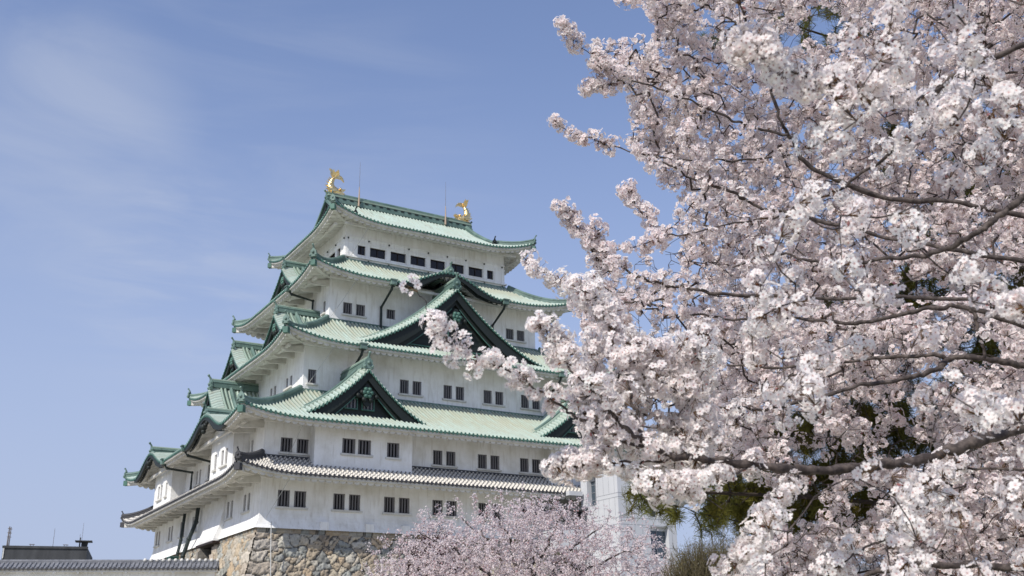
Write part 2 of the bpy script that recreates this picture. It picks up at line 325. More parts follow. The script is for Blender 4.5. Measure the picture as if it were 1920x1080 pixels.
class Roof:
    """concave hipped skirt roof: eave half sizes a,b at ze; meets wall D inside at zw"""
    def __init__(s, a, b, ze, D, zw, up, c=0.3, R=6.0, bumps=None):
        s.a, s.b, s.ze, s.D, s.zw, s.up, s.c, s.R = a, b, ze, D, zw, up, c, R
        s.bumps = bumps or {}
    def dims(s, side): return (s.a, s.b) if side[1] == 'y' else (s.b, s.a)   # half length, eave out
    def lift(s, side, q, d):
        Lh, _ = s.dims(side)
        g = np.clip(1-(Lh-np.abs(q))/s.R, 0, 1)**2.2
        return s.up*g*np.clip(1-d/max(3.5, 0.75*s.D), 0, 1)**1.0
    def bell(s, side, q):
        z = np.full(np.shape(q), -9.0)
        for (q0, hw, H) in s.bumps.get(side, []):
            u = (np.asarray(q)-q0)/hw
            k = np.where(np.abs(u) < 1, 0.5*(1+np.cos(math.pi*np.clip(np.abs(u), 0, 1)**0.95)), -5)
            z = np.maximum(z, k*H)
        return z
    def z(s, side, q, d):
        t_ = d/s.D
        base = s.ze + (s.zw-s.ze)*((1-s.c)*t_ + s.c*t_*t_) + s.lift(side, q, d)
        bz = s.bell(side, q)
        return np.maximum(base, np.where(bz > -1, s.ze - 0.02 + bz + 0.05*d, -99))
    def ez(s, side, q):         # eave edge height
        return s.z(side, q, np.zeros(np.shape(q)))
    def tiles(s, mb, m_top=0, m_end=1, rows=11, spans=None, h=0.135):
        for side in SIDES:
            f = FR(side); Lh, E = s.dims(side)
            for (q0, q1, dm) in (spans[side] if spans else [(-Lh, Lh, None)]):
                q = rib_cols(q0, q1); nc = len(q)
                dmax = np.minimum(dm if dm else s.D, Lh-np.abs(q)) if dm is None or dm <= s.D and dm < 5 else np.full(nc, dm)
                T = np.linspace(0, 1, rows)[None]
                d = dmax[:, None]*T
                Q = np.repeat(q[:, None], rows, 1)
                Z = s.z(side, Q, d) + ribh(Q, h)
                V = f(Q, E-d, Z)
                mb.add(V.reshape(-1, 3), grid_faces(nc, rows), m_top, uv=np.stack([Q, d], -1).reshape(-1, 2), sm=False)
                # tile ends
                z0 = s.ez(side, q); r = ribh(q, h)
                Vt = np.stack([f(q, E, z0+r), f(q, E+0.012, z0 + r*0.92 - 0.0), f(q, E+0.012, z0-0.05-0.95*r), f(q, E-0.12, z0-0.07)], 1)
                mb.add(Vt.reshape(-1, 3), grid_faces(nc, 4)[:, ::-1], m_end, uv=np.zeros((nc*4, 2)))
    def soffit(s, mb, wall_gap=0.0, Dsof=None, m=0):
        D = Dsof or s.D
        P2 = 0.55
        for side in SIDES:
            f = FR(side); Lh, E = s.dims(side)
            nq = int(round(2*Lh/P2))*6
            q = np.linspace(-Lh, Lh, nq+1)
            wave = 0.21*np.abs(np.sin(math.pi*(q+Lh)/(2*Lh)*int(round(2*Lh/P2))))**0.55
            ze = s.ez(side, q)
            bz = np.clip(s.bell(side, q), 0, 9)
            rows = [(0.10, ze-0.06, 0), (0.10, ze-0.26, 0), (0.30, ze-0.28, 0), (0.31, ze-0.30, 1.0)]
            for k in range(1, 6):
                tt = k/5
                rows.append((0.31+(D-0.31)*tt, ze-0.30+0.30*(D-.31)*tt - s.up*0 , 1.0))
            V = []
            for (d, z, w) in rows:
                dd = np.minimum(d, Lh-np.abs(q))
                lift0 = s.lift(side, q, 0*q); liftd = s.lift(side, q, dd)
                zz = z - (lift0-liftd)*0.8 - wave*w
                if d > 0.31: zz = zz - np.clip(dd*0, 0, 1)
                # keep heights equal on the hips: recompute slope from the clipped depth
                if d > 0.31: zz = ze-0.30+0.30*(dd-0.31) - (lift0-liftd)*0.8 - wave*w
                V.append(f(q, E-dd, zz))
            V = np.stack(V, 1)
            mb.add(V.reshape(-1, 3), grid_faces(len(q), len(rows))[:, ::-1], m)
    def hip(s, sx, sy, d0, d1, n=14):
        d = np.linspace(d0, d1, n)
        z = s.z('-y', -(s.a-d), d)
        return np.stack([sx*(s.a-d), sy*(s.b-d), z], 1)

RIDGE = [(-.26, -.15), (.26, -.15), (.26, .10), (.20, .10), (.20, .30), (.24, .30), (.17, .44), (0, .52), (-.17, .44), (-.24, .30), (-.20, .30), (-.20, .10), (-.26, .10)]
def rscale(k): return [(a*k, b*k) for a, b in RIDGE]
def oni(mb, p, dirv, k=1.0, m=0):
    """ridge-end tile: shield with shoulders and a knobbed stalk; dirv = outward horizontal direction"""
    d = np.array([dirv[0], dirv[1], 0.0]); d /= np.linalg.norm(d); sd = np.array([-d[1], d[0], 0]); p = np.array(p, float)
    poly = [(-.42, -.25), (.42, -.25), (.46, .05), (.34, .22), (.36, .45), (.20, .62), (.10, .78), (-.10, .78), (-.20, .62), (-.36, .45), (-.34, .22), (-.46, .05)]
    fn = lambda a, b_, dd: p + sd*a*k + np.array([0, 0, b_*k]) + d*dd*k
    mb.prism(poly, fn, -.08, .12, m)
    mb.ball(p + d*.14*k + np.array([0, 0, .28*k]), .17*k, m, 8, 5)
    for sg in (-1, 1): mb.ball(p + d*.1*k + sd*sg*.33*k + np.array([0, 0, -.05*k]), .14*k, m, 8, 5)
    mb.tube([p + np.array([0, 0, .70*k]), p + d*.10*k + np.array([0, 0, .95*k]), p + d*.26*k + np.array([0, 0, 1.12*k])], [.12*k, .10*k, .10*k], 7, m)
    mb.ball(p + d*.26*k + np.array([0, 0, 1.14*k]), .13*k, m, 8, 5)

K = 2.12
R1 = Roof(17*K/2+2.65, 15*K/2+2.65, 3.10, 2.65, 4.62, 0.72, 0.15, 5.0)
R2 = Roof(17*K/2+2.74, 15*K/2+2.74, 7.12, 2*K+2.74, 10.95, 0.75, 0.25, 5.5, {'-x': [(-9.0, 5.6, 1.55), (9.0, 5.6, 1.55)]})
R3 = Roof(13*K/2+2.55, 11*K/2+2.55, 14.60, 1.5*K+2.55, 18.28, 0.95, 0.25, 6.0)
R4 = Roof(10*K/2+2.64, 8*K/2+2.64, 21.85, 1*K+2.64, 24.95, 0.95, 0.25, 6.0, {'-y': [(0.0, 5.6, 1.75)], '+y': [(0.0, 5.6, 1.75)]})
R5 = Roof(8*K/2+2.30, 6*K/2+2.30, 28.22, 6*K/2+2.30, 33.45, 1.25, 0.32, 6.0)

def make_roof(R, top, end, ridge, Dsof, label, hip_in, spans=None, orn=0.8, two=True, flash=None, arms=True):
    mb = MB(); R.tiles(mb, 0, 1, spans=spans)
    ro = mb.build('roof', [top, end], KEEP); ro['label'] = label
    mb = MB(); R.soffit(mb, Dsof=Dsof)
    # beam along the eave, bracket arms and corner beams
    for side in SIDES:
        f = FR(side); Lh, E = R.dims(side)
        w = E-Dsof; wl = Lh-Dsof
        zt = R.ze-0.30+0.30*(Dsof-0.31)-0.14
        n_ = int(round(2*wl/K))
        for i in range(n_+1 if (arms and side[1] == 'x') else 0):
            q = -wl+.4 + (2*wl-.8)*i/n_
            if float(R.bell(side, q)) > 0.2: continue
            zb = zt-0.30*(Dsof-0.95)
            P_ = [(w-.05, zt-.05), (E-0.75, zb+.12), (E-0.75, zb-.10), (E-1.15, zb-.26), (w-.05, zt-.62)]
            mb.prism([(a, b_) for a, b_ in P_], lambda a, b_, dd: f(q+dd, a, b_), -.14, .14, 0)
        zb = zt-0.30*(Dsof-1.0)
        obox(mb, f, -wl-.6, wl+.6, E-1.20, E-.95, zb-.06, zb+.16, 0)
    for sx in (-1, 1):
        for sy in (-1, 1):
            d = np.linspace(0.25, Dsof, 8)
            zz = R.ez('-y', -(R.a-d*0)) ; lf = R.lift('-y', -(R.a-d), d)
            z_ = R.ze - 0.30 + 0.30*(d-0.31) + lf*0.8 + (lf[0]*0.2) - 0.16
            pth = np.stack([sx*(R.a-d), sy*(R.b-d), z_], 1)
            mb.sweep(pth, [(-.17, -.22), (.17, -.22), (.17, .22), (-.17, .22)], m=0)
    mb.build('eaves', [ME], ro)
    for sx in (-1, 1):
        for sy in (-1, 1):
            mb = MB()
            p0 = np.array([sx*(R.a-0.12), sy*(R.b-0.12), R.ze + R.up*0.95 - 0.52])
            dv = np.array([sx, sy, 0])/math.sqrt(2); sd = np.array([-dv[1], dv[0], 0])
            mb.obb(p0, dv*.22, sd*.21, (0, 0, .24), 0)
            mb.build('beam_cap', [end], ro)
    for sx in (-1, 1):
        for sy in (-1, 1):
            mb = MB()
            if two:
                mid = hip_in*0.45
                mb.sweep(R.hip(sx, sy, 0.05, mid+.5), rscale(.72), m=0)
                mb.sweep(R.hip(sx, sy, mid, hip_in), rscale(1.0), m=0)
                pm = R.hip(sx, sy, mid, hip_in)[0]; oni(mb, pm+np.array([0, 0, .15]), (sx, sy), orn*.8, 0)
            else:
                mb.sweep(R.hip(sx, sy, 0.05, hip_in), rscale(1.0), m=0)
            p = R.hip(sx, sy, 0.02, .5)[0]; oni(mb, p+np.array([0, 0, .12]), (sx, sy), orn, 0)
            mb.build('hip_ridge', [ridge], ro)
    if flash:
        mb = MB(); a, b_, z = flash
        for side in SIDES:
            f = FR(side); Lh, o = (a, b_) if side[1] == 'y' else (b_, a)
            obox(mb, f, -Lh-.12 if side[1] == 'y' else -Lh, Lh+.12 if side[1] == 'y' else Lh, o-.05, o+.12, z-.4, z+.16, 0)
        mb.build('wall_flashing', [ridge], ro)
    return ro

# --- storey walls with real window openings ------------------------------------------
def wall_face(mb, f, s0, s1, out, z0, z1, holes, flare=None, depth=0.28, m=0, mr=0):
    ss = sorted({s0, s1, *[h[0] for h in holes], *[h[1] for h in holes]})
    zs = {z0, z1, *[h[2] for h in holes], *[h[3] for h in holes]}
    if flare: zs |= set(np.linspace(z0, z0+flare[1], 6))
    zs = sorted(zs)
    def P(s, z):
        o = out
        if flare and z < z0+flare[1]:
            e = flare[0]*((z0+flare[1]-z)/flare[1])**1.8; o = out+e
            if s == s0: s = s-e
            elif s == s1: s = s+e
        return f(s, o, z)
    V = [P(s, z) for s in ss for z in zs]; nz_ = len(zs); F = []
    for i in range(len(ss)-1):
        for j in range(nz_-1):
            cs, cz = (ss[i]+ss[i+1])/2, (zs[j]+zs[j+1])/2
            if any(h[0] < cs < h[1] and h[2] < cz < h[3] for h in holes): continue
            F.append([i*nz_+j, (i+1)*nz_+j, (i+1)*nz_+j+1, i*nz_+j+1])
    mb.add(V, F, m)
    for h in holes:
        a, b_, c_, d_ = h[:4]; o1 = out-depth
        q = [f(a, out, c_), f(b_, out, c_), f(b_, out, d_), f(a, out, d_), f(a, o1, c_), f(b_, o1, c_), f(b_, o1, d_), f(a, o1, d_)]
        mb.add(q, [[0, 4, 5, 1], [1, 5, 6, 2], [2, 6, 7, 3], [3, 7, 4, 0]], mr)
def window(f, out, h, parent, bars=4, glass=MGL, barmat=MBAR, name='window', cross=False, depth=0.28):
    a, b_, c_, d_ = h[:4]; mb = MB(); o1 = out-depth+.004
    mb.add([f(a, o1, c_), f(b_, o1, c_), f(b_, o1, d_), f(a, o1, d_)], [[0, 1, 2, 3]], 0)
    w = b_-a
    bw = .105 if not cross else .05
    for i in range(bars):
        x_ = a + w*(i+.5)/bars if not cross else a + w*(i+1)/(bars+1)
        obox(mb, f, x_-bw/2, x_+bw/2, out-.20, out-.11, c_, d_, 1)
    for z0, z1 in ((d_-.05, d_), (c_, c_+.05)): obox(mb, f, a, b_, out-.22, out-.08, z0, z1, 1)
    return mb.build(name, [glass, barmat], parent)
def sill(mb, f, a, b_, out, z, m=1): obox(mb, f, a-.14, b_+.14, out-.02, out+.17, z-.16, z-.02, m)

def pairs(cs, w=0.92, gap=0.33): return [(c-gap/2-w, c-gap/2, c+gap/2, c+gap/2+w) for c in cs]
def storey(half, z0, z1, wins, label, flare=None, bayspec=None):
    """wins: {side: [(s0,s1,z0,z1, sill_group)]}"""
    mb = MB(); todo = []
    for side in SIDES:
        f = FR(side); Lh, o = (half[0], half[1]) if side[1] == 'y' else (half[1], half[0])
        hs = wins.get(side, [])
        wall_face(mb, f, -Lh, Lh, o, z0, z1, hs, flare)
        for h in hs: todo.append((f, o, h))
        done = set()
        for h in hs:
            if len(h) > 4 and h[4] is not None and h[4] not in done:
                g = [k for k in hs if len(k) > 4 and k[4] == h[4]]; done.add(h[4])
                sill(mb, f, min(k[0] for k in g), max(k[1] for k in g), o, h[2])
    w = mb.build('wall', [MP, ME], KEEP); w['label'] = label
    for f, o, h in todo:
        window(f, o, h, w, 4 if h[1]-h[0] > .7 else 3)
    return w
def win_pairs(cs, z0, z1, w=.92, gap=.33, base=0):
    r = []
    for i, c_ in enumerate(cs):
        for a, b_, c2, d2 in pairs([c_], w, gap): r += [(a, b_, z0, z1, base+i), (c2, d2, z0, z1, base+i)]
    return r
A1, B1 = 17*K/2, 15*K/2
# first storey
w1 = {'-y': win_pairs([-15.66, -11.36, -7.23, -3.08, 1.07, 5.2, 9.3, 13.5], 1.05, 2.25),
      '-x': win_pairs([12.67, 8.45, -1.65, -5.6, -9.75, -14.5], 1.02, 2.30, .55, .42)}
storey((A1, B1), -0.55, 3.95, w1, 'lowest storey white plaster wall above the stone base', (0.42, 1.35))
# second storey: plain wall with projecting bays
w2 = {'-y': win_pairs([-15.66], 5.03, 6.12) + win_pairs([-3.12, 1.0, 5.05], 5.03, 6.2, .86, .33, 10) + win_pairs([15.66], 5.03, 6.12, base=20),
      '-x': win_pairs([12.6], 5.2, 6.3, .5, .35) + win_pairs([-1.7, 1.9], 5.0, 6.25, .55, .42, 10)}
storey((A1-.02, B1-.02), 3.6, 7.45, w2, 'second storey white plaster wall above the grey tiled skirt roof')
def bay(side, s0, s1, out, dep, z0, z1, holes, label):
    f = FR(side); mb = MB()
    wall_face(mb, f, s0, s1, out+dep, z0, z1, holes)
    V = [f(s0, out-.05, z0), f(s0, out+dep, z0), f(s0, out+dep, z1), f(s0, out-.05, z1)]; mb.add(V, [[0, 1, 2, 3]], 0)
    V = [f(s1, out-.05, z0), f(s1, out+dep, z0), f(s1, out+dep, z1), f(s1, out-.05, z1)]; mb.add(V, [[3, 2, 1, 0]], 0)
    mb.add([f(s0, out-.05, z0), f(s1, out-.05, z0), f(s1, out+dep, z0), f(s0, out+dep, z0)], [[0, 1, 2, 3]], 0)
    done = set()
    for h in holes:
        if h[4] not in done:
            g = [k for k in holes if k[4] == h[4]]; done.add(h[4]); sill(mb, f, min(k[0] for k in g), max(k[1] for k in g), out+dep, h[2])
    w = mb.build('projecting_bay', [MP, ME], KEEP); w['label'] = label
    for h in holes: window(f, out+dep, h, w, 4 if h[1]-h[0] > .7 else 3)
bay('-y', -14.5, -6.48, B1, 1.0, 4.0, 7.4, [(-12.30, -11.24, 5.12, 6.27, 0), (-11.02, -9.95, 5.12, 6.27, 0), (-8.62, -7.58, 5.1, 6.25, 1)], 'shaded bay with three barred windows under the nearer twin gable')
bay('-y', 6.48, 14.5, B1, 1.0, 4.0, 7.4, [(12.30-1.06, 12.30, 5.12, 6.27, 0), (9.95, 11.02, 5.12, 6.27, 0), (7.58, 8.62, 5.1, 6.25, 1)], 'bay under the twin gable beside the modern tower')
bay('-x', 6.4, 12.3, A1, 1.2, 3.9, 7.9, [(10.35, 10.95, 4.75, 5.98, 0), (9.3, 9.9, 4.75, 5.98, 0), (7.45, 8.05, 4.75, 5.95, 1)], 'sunlit bay under the nearer rounded gable')
bay('-x', -12.3, -6.0, A1, 1.2, 3.9, 7.9, [(-8.05, -7.45, 4.75, 5.95, 1), (-9.9, -9.3, 4.75, 5.98, 0), (-10.95, -10.35, 4.75, 5.98, 0)], 'sunlit bay under the farther rounded gable')
# third storey
w3 = {'-y': [(-13.37, -12.66, 11.6, 12.76, 0)] + win_pairs([-4.18, 0.0, 4.0, 7.9], 11.65, 12.87, .84, .36, 10) + [(12.66, 13.37, 11.6, 12.76, 30)],
      '-x': win_pairs([8.3, 4.3, -4.3, -8.3], 11.9, 12.82, .55, .45)}
storey((13*K/2, 11*K/2), 10.2, 15.35, w3, 'third storey white plaster wall behind the twin gables')
# fourth storey
w4 = {'-y': win_pairs([-8.27, 8.35], 19.02, 20.1, .86, .36) + [(-5.15, -4.3, 19.2, 20.1, None), (4.3, 5.15, 19.2, 20.1, None)],
      '-x': [(7.0, 7.55, 19.2, 20.3, 0), (-7.55, -7.0, 19.2, 20.3, 1)]}
storey((10*K/2, 8*K/2), 17.6, 22.6, w4, 'fourth storey white plaster wall behind the broad gable')
# fifth storey: a row of wide dark windows between pilasters
def top_row(Lh):
    r = [(-7.25, -6.48), (-6.02, -4.45), (-3.92, -2.34), (-1.85, -.26), (.26, 1.85), (2.34, 3.92), (4.45, 6.02), (6.52, 7.25)] if Lh > 8 else [(-5.15, -4.36), (-3.92, -2.34), (-1.85, -.26), (.26, 1.85), (2.34, 3.92), (4.36, 5.15)]
    return [(a, b_, 25.68, 26.60) for a, b_ in r]
mb = MB(); todo = []
for side in SIDES:
    f = FR(side); Lh, o = (8*K/2, 6*K/2) if side[1] == 'y' else (6*K/2, 8*K/2)
    hs = top_row(Lh); wall_face(mb, f, -Lh, Lh, o, 24.3, 29.0, hs, depth=.2)
    todo += [(f, o, h) for h in hs]
    e = 0.0 if side[1] == 'x' else 0.08
    for z0, z1, pr in ((27.28, 27.40, .07), (26.78, 26.90, .06), (25.28, 25.42, .20), (24.95, 25.07, .1)):
        obox(mb, f, -Lh-(pr if e else 0), Lh+(pr if e else 0), o-.01, o+pr, z0, z1, 0)
    edges = [-Lh+.02] + [x_ for i in range(len(hs)-1) for x_ in [(hs[i][1]+hs[i+1][0])/2]] + [Lh-.02]
    for x_ in edges[1:-1]: obox(mb, f, x_-.15, x_+.15, o-.01, o+.05, 25.42, 26.78, 0)
    for x_ in (-Lh+.17, Lh-.17, -Lh+.95, Lh-.95): obox(mb, f, x_-.14, x_+.14, o-.01, o+.05, 25.42, 26.78, 0)
w5 = mb.build('wall', [MP], KEEP); w5['label'] = 'top storey white wall with a row of wide dark windows'
for f, o, h in todo: window(f, o, h, w5, 1, MGL, MBRN, cross=True, depth=.2)
for side in ('-y', '-x'):
    f = FR(side); Lh, o = (8*K/2, 6*K/2) if side[1] == 'y' else (6*K/2, 8*K/2)
    for z in (27.14, 25.14):
        for x_ in np.linspace(-Lh+.25, Lh-.25, int(round(2*Lh/K))+1):
            mb = MB(); mb.ball(f(x_, o+.06, z), .085, 0, 8, 5); mb.build('wall_stud', [MCK], w5)
# --- roofs ---------------------------------------------------------------------------
make_roof(R1, MT, MTD, MTD, 2.65, 'lowest skirt roof of grey clay tiles with white plaster joints', 2.6, orn=.55, two=False, flash=(A1, B1, 4.6))
RO2 = make_roof(R2, MCW, MCE, MCR, 2.74, 'second green copper roof carrying the twin gables', 6.8, orn=.7, two=False, flash=(13*K/2, 11*K/2, 10.93))
RO3 = make_roof(R3, MCW, MCE, MCR, 2.55, 'third green copper roof carrying the broad gable', 5.6, orn=.7, flash=(10*K/2, 8*K/2, 18.26))
RO4 = make_roof(R4, MCW, MCE, MCR, 2.64, 'fourth green copper roof with a wave-shaped gable on its eave', 4.6, orn=.75, two=False, flash=(8*K/2, 6*K/2, 24.93))
# top hip-and-gable roof
XG = 8.15; L5 = R5.a
hipd = L5-XG
sp5 = {'-y': [(-XG, XG, R5.D), (-L5, -XG, None), (XG, L5, None)], '+y': [(-XG, XG, R5.D), (-L5, -XG, None), (XG, L5, None)],
       '-x': [(-R5.b, R5.b, hipd+.35)], '+x': [(-R5.b, R5.b, hipd+.35)]}
RO5 = make_roof(R5, MC, MCE, MCR, 2.30, 'topmost green copper hip-and-gable roof', hipd+.2, spans=sp5, orn=.6, two=False, arms=False)
for sx in (-1, 1):
    for sy in (-1, 1):
        mb = MB()
        d = np.linspace(hipd-.05, R5.D, 12)
        pz = R5.z('-y', 0*d, d)
        pth = np.stack([np.full(12, sx*(XG-.62)), sy*(R5.b-d), pz+.04], 1)
        mb.sweep(pth, rscale(.85), m=0)
        oni(mb, pth[0]+np.array([0, sy*.1, .2]), (0, sy), .62, 1)
        pv = np.stack([np.full(12, sx*(XG-.02)), sy*(R5.b-d), pz], 1)
        mb.sweep(pv, [(-.14, -.10), (.14, -.10), (.14, .12), (0, .19), (-.14, .12)], m=0)
        # bargeboard
        pb = np.stack([np.full(12, sx*(XG-.12)), sy*(R5.b-d), pz-.45], 1)
        mb.sweep(pb, [(-.07, -.32), (.07, -.32), (.07, .32), (-.07, .32)], m=1)
        mb.build('descending_ridge', [MCR, MCK], RO5)
for sx in (-1, 1):
    mb = MB(); d = np.linspace(hipd-.3, R5.D, 12); pz = R5.z('-y', 0*d, d)
    x_ = sx*(XG-.85)
    V = [(x_, -(R5.b-dd), zz-.2) for dd, zz in zip(d, pz)] + [(x_, (R5.b-dd), zz-.2) for dd, zz in zip(d[::-1][1:], pz[::-1][1:])]
    mb.add(V, [list(range(len(V)))], 0)
    mb.build('gable_wall', [MCK], RO5)
mb = MB()
mb.box((0, 0, 33.58), (2*XG-.3, .78, .54), 0); mb.box((0, 0, 33.96), (2*XG-.1, .86, .18), 1); mb.box((0, 0, 34.16), (2*XG-.2, .70, .12), 0)
mb.tube([(-XG+.1, 0, 34.28), (XG-.1, 0, 34.28)], .2, 10, 0)
for x_ in np.linspace(-7.2, 7.2, 19):
    for sy in (-1, 1): mb.box((x_, sy*.40, 33.76), (.36, .05, .14), 2)
for sx in (-1, 1): oni(mb, (sx*(XG-.05), 0, 33.5), (sx, 0), .85, 0)
mb.build('main_ridge', [MCR, MC, MCK], RO5)

# --- gables on the roof slopes -------------------------------------------------------
def gable(side, s0, hw, fo, zb, za, back, label, wins=(), k=1.0, board=.95, wall_drop=1.2, R=None):
    f = FR(side); A = .42
    _, RE = R.dims(side)
    floor_ = lambda q_, o_: R.z(side, np.asarray(q_, float), RE-o_+0*np.asarray(q_, float))-.12
    zc = lambda u: zb + (za-zb)*(A*(1-np.abs(u)) + (1-A)*(1-np.abs(u))**2)
    G = MB()
    # main sheet: ribs down the slope
    oc = rib_cols(back, fo-.98); nr = 26
    for sg in (-1, 1):
        u = np.linspace(0, 1, nr)
        Q = s0 + sg*hw*np.repeat(u[None], len(oc), 0); O = np.repeat(oc[:, None], nr, 1)
        Z = np.repeat(zc(u)[None], len(oc), 0) + ribh(O)
        V = f(Q, O, Z); F = grid_faces(len(oc), nr)
        G.add(V.reshape(-1, 3), F if sg > 0 else F[:, ::-1], 0, uv=np.stack([O, Q], -1).reshape(-1, 2))
        # verge strip of short rolls across the rake
        uu = np.linspace(0, 1, 400); ds = np.hypot(np.diff(uu)*hw, np.diff(zc(uu))); arc = np.concatenate([[0], np.cumsum(ds)])
        cols = rib_cols(0.0, arc[-1]); uc = np.interp(cols, arc, uu)
        r = ribh(cols, .13)
        vs = []
        for o_, dz in ((fo-1.0, .06), (fo-.5, -.10), (fo, -.36)):
            vs.append(f(s0+sg*hw*uc, o_, zc(uc)+dz+r))
        vs.append(f(s0+sg*hw*uc, fo+.01, zc(uc)-.42-r*.9)); vs.append(f(s0+sg*hw*uc, fo-.14, zc(uc)-.44))
        V = np.stack(vs, 1); F = grid_faces(len(cols), 5); mi = np.where((np.arange(len(F)) % 4) < 2, 0, 1)
        G.add(V.reshape(-1, 3), F if sg < 0 else F[:, ::-1], mi, uv=np.repeat(np.stack([cols, cols*0], 1), 5, 0))
        # rolls parallel with the rake
        u2 = np.linspace(0.02, .985, 26)
        for o_, sc_, mm in ((fo-1.12, .11, 0), (fo-1.46, .11, 0)):
            G.tube(f(s0+sg*hw*u2, o_, zc(u2)+.15), sc_, 8, mm)
        u3 = np.linspace(0.02, .93, 26)
        G.sweep(f(s0+sg*hw*u3, fo-1.98, zc(u3)+.05), rscale(.62), m=2)
        oni(G, f(s0+sg*hw*.93, fo-1.98, zc(.93)+.15), f(sg*1.0, 0, 0)[:2], .45, 2)
    go = G.build('gable', [MC, MCE, MCR], KEEP); go['label'] = label
    # bargeboards with a raised inner edge
    Bm = MB()
    u = np.linspace(-1.0, 1.0, 61)
    zt = zc(u)-.44; wd = board*(0.75+.45*np.abs(u))
    for o0, o1, ext, zoff in ((fo-.14, fo-.34, 1.0, 0.0), (fo-.40, fo-.55, 1.45, 0.0)):
        top = zt-zoff; bot = np.maximum(zt-wd*ext, floor_(s0+hw*u, o1)); top = np.maximum(top, bot+.02)
        V = np.stack([f(s0+hw*u, o0, top), f(s0+hw*u, o0, bot), f(s0+hw*u, o1, bot), f(s0+hw*u, o1, top)], 1)
        Bm.add(V.reshape(-1, 3), grid_faces(61, 4), 0)
    for sg in (-1, 1):
        ur = np.linspace(.04, .9, 40); zz_ = zc(ur)-.44-board*(.75+.45*ur)*1.45
        ur = ur[zz_ > floor_(s0+sg*hw*ur, fo-.40)+.1]
        Bm.sweep(f(s0+sg*hw*ur, fo-.40, zc(ur)-.44-board*(.75+.45*ur)*1.45), [(-.035, -.035), (.035, -.035), (.035, .035), (-.035, .035)], m=1)
    Bm.build('bargeboard', [MCK, MCE], go)
    # gable wall
    Wm = MB(); u = np.linspace(-1, 1, 41); o_ = fo-.75
    V = np.concatenate([f(s0+hw*u, o_, zc(u)-.12), f(s0+hw*u, o_, np.minimum(np.maximum(zb-wall_drop, floor_(s0+hw*u, o_)), zc(u)-.13))])
    Wm.add(V, np.stack([np.arange(40), np.arange(41, 81), np.arange(42, 82), np.arange(1, 41)], 1), 0)
    obox(Wm, f, s0-hw*.72, s0+hw*.72, o_-.05, o_+.18, zb+.28*k, zb+.36*k, 1)
    for i in range(7):
        z_ = zb+.55+.5*i
        hwz = hw*(1-max(0.0, (z_-zb)/(za-zb))**.62)-board*1.6
        if hwz > .6: obox(Wm, f, s0-hwz, s0+hwz, o_-.02, o_+.025, z_, z_+.05, 0)
    gw = Wm.build('gable_wall', [MCK, MCE], go)
    for (a, b_, z0, z1) in wins:
        mb = MB(); q = o_+.03
        mb.add([f(a, q, z0), f(b_, q, z0), f(b_, q, z1), f(a, q, z1)], [[0, 1, 2, 3]], 0)
        nb = max(3, int((b_-a)/.24))
        for i in range(nb):
            x_ = a+(b_-a)*(i+.5)/nb; obox(mb, f, x_-.06, x_+.06, q, q+.07, z0, z1, 1)
        for (e0, e1, y0, y1) in ((a-.09, b_+.09, z1, z1+.09), (a-.09, b_+.09, z0-.09, z0), (a-.09, a, z0, z1), (b_, b_+.09, z0, z1)): obox(mb, f, e0, e1, q-.02, q+.11, y0, y1, 2)
        mb.build('window', [MGL, MBAR, MCE], gw)
    # hanging ornament below the apex
    H = MB(); oz = za - board*2.3*k
    def pt(a, z, d): return f(s0+a, fo-.30+d, z)
    for i in range(6):
        an = i*math.pi/3; H.ball(pt(.30*k*math.cos(an), oz+.30*k*math.sin(an), .12), (.19*k, .19*k, .19*k), 1, 8, 5)
    H.ball(pt(0, oz, .2), .17*k, 1, 8, 5)
    body = [(-.12, .8), (.12, .8), (.35, .4), (.75, .15), (1.05, -.25), (.8, -.5), (.5, -.42), (.38, -.9), (0, -1.25), (-.38, -.9), (-.5, -.42), (-.8, -.5), (-1.05, -.25), (-.75, .15), (-.35, .4)]
    H.prism([(a*k*.9, oz+z*k*.9) for a, z in body], lambda a, z, d: pt(a, z, d), -.12, .04, 0)
    for sg in (-1, 1):
        for (aa, zz, rr) in ((.5, .02, .2), (.85, -.28, .2), (.3, -.6, .22)): H.ball(pt(sg*aa*k*.9, oz+zz*k*.9, .05), rr*k, 0, 8, 5)
    H.build('gable_ornament', [MCK, MCE], go)
    # ridge
    Rm = MB()
    Rm.sweep([f(s0, back-.1, za+.12), f(s0, fo-.35, za+.12)], rscale(1.05*k), m=0)
    Rm.tube([f(s0, back-.1, za+.66*k), f(s0, fo-.3, za+.66*k)], .14*k, 8, 1)
    dv = f(0, 1.0, 0)
    oni(Rm, f(s0, fo-.22, za-.02), dv[:2], .92*k, 0)
    Rm.build('gable_ridge', [MCR, MC], go)
    return go
gable('-y', -10.35, 6.6, 17.05, 7.62, 12.15, 11.6, 'dark-fronted triangular gable with barred window on the second roof, nearer one of the twin',
      [(-11.95, -11.05, 8.75, 9.50), (-10.55, -9.65, 8.75, 9.50)], R=R2)
gable('-y', 10.35, 6.6, 17.05, 7.62, 12.15, 11.6, 'dark-fronted triangular gable beside the modern tower', [(8.75, 9.65, 8.75, 9.5), (10.15, 11.05, 8.75, 9.5)], R=R2)
gable('-y', -.3, 9.45, 12.9, 15.55, 21.75, 8.4, 'broadest dark-fronted gable on the third roof', [(.35, 1.35, 17.0, 17.75), (-1.95, -.95, 17.0, 17.75)], 1.1, 1.15, R=R3)
gable('-x', 0.0, 6.4, 18.25, 8.35, 13.3, 13.7, 'large gable rising between the two rounded gables', (), 1.0, R=R2)
gable('-x', 6.15, 4.5, 14.75, 15.9, 19.05, 10.5, 'nearer of the two small gables on the side of the third roof', (), .85, .75, R=R3)
gable('-x', -6.15, 4.5, 14.75, 15.9, 19.05, 10.5, 'farther of the two small gables on the side of the third roof', (), .85, .75, R=R3)
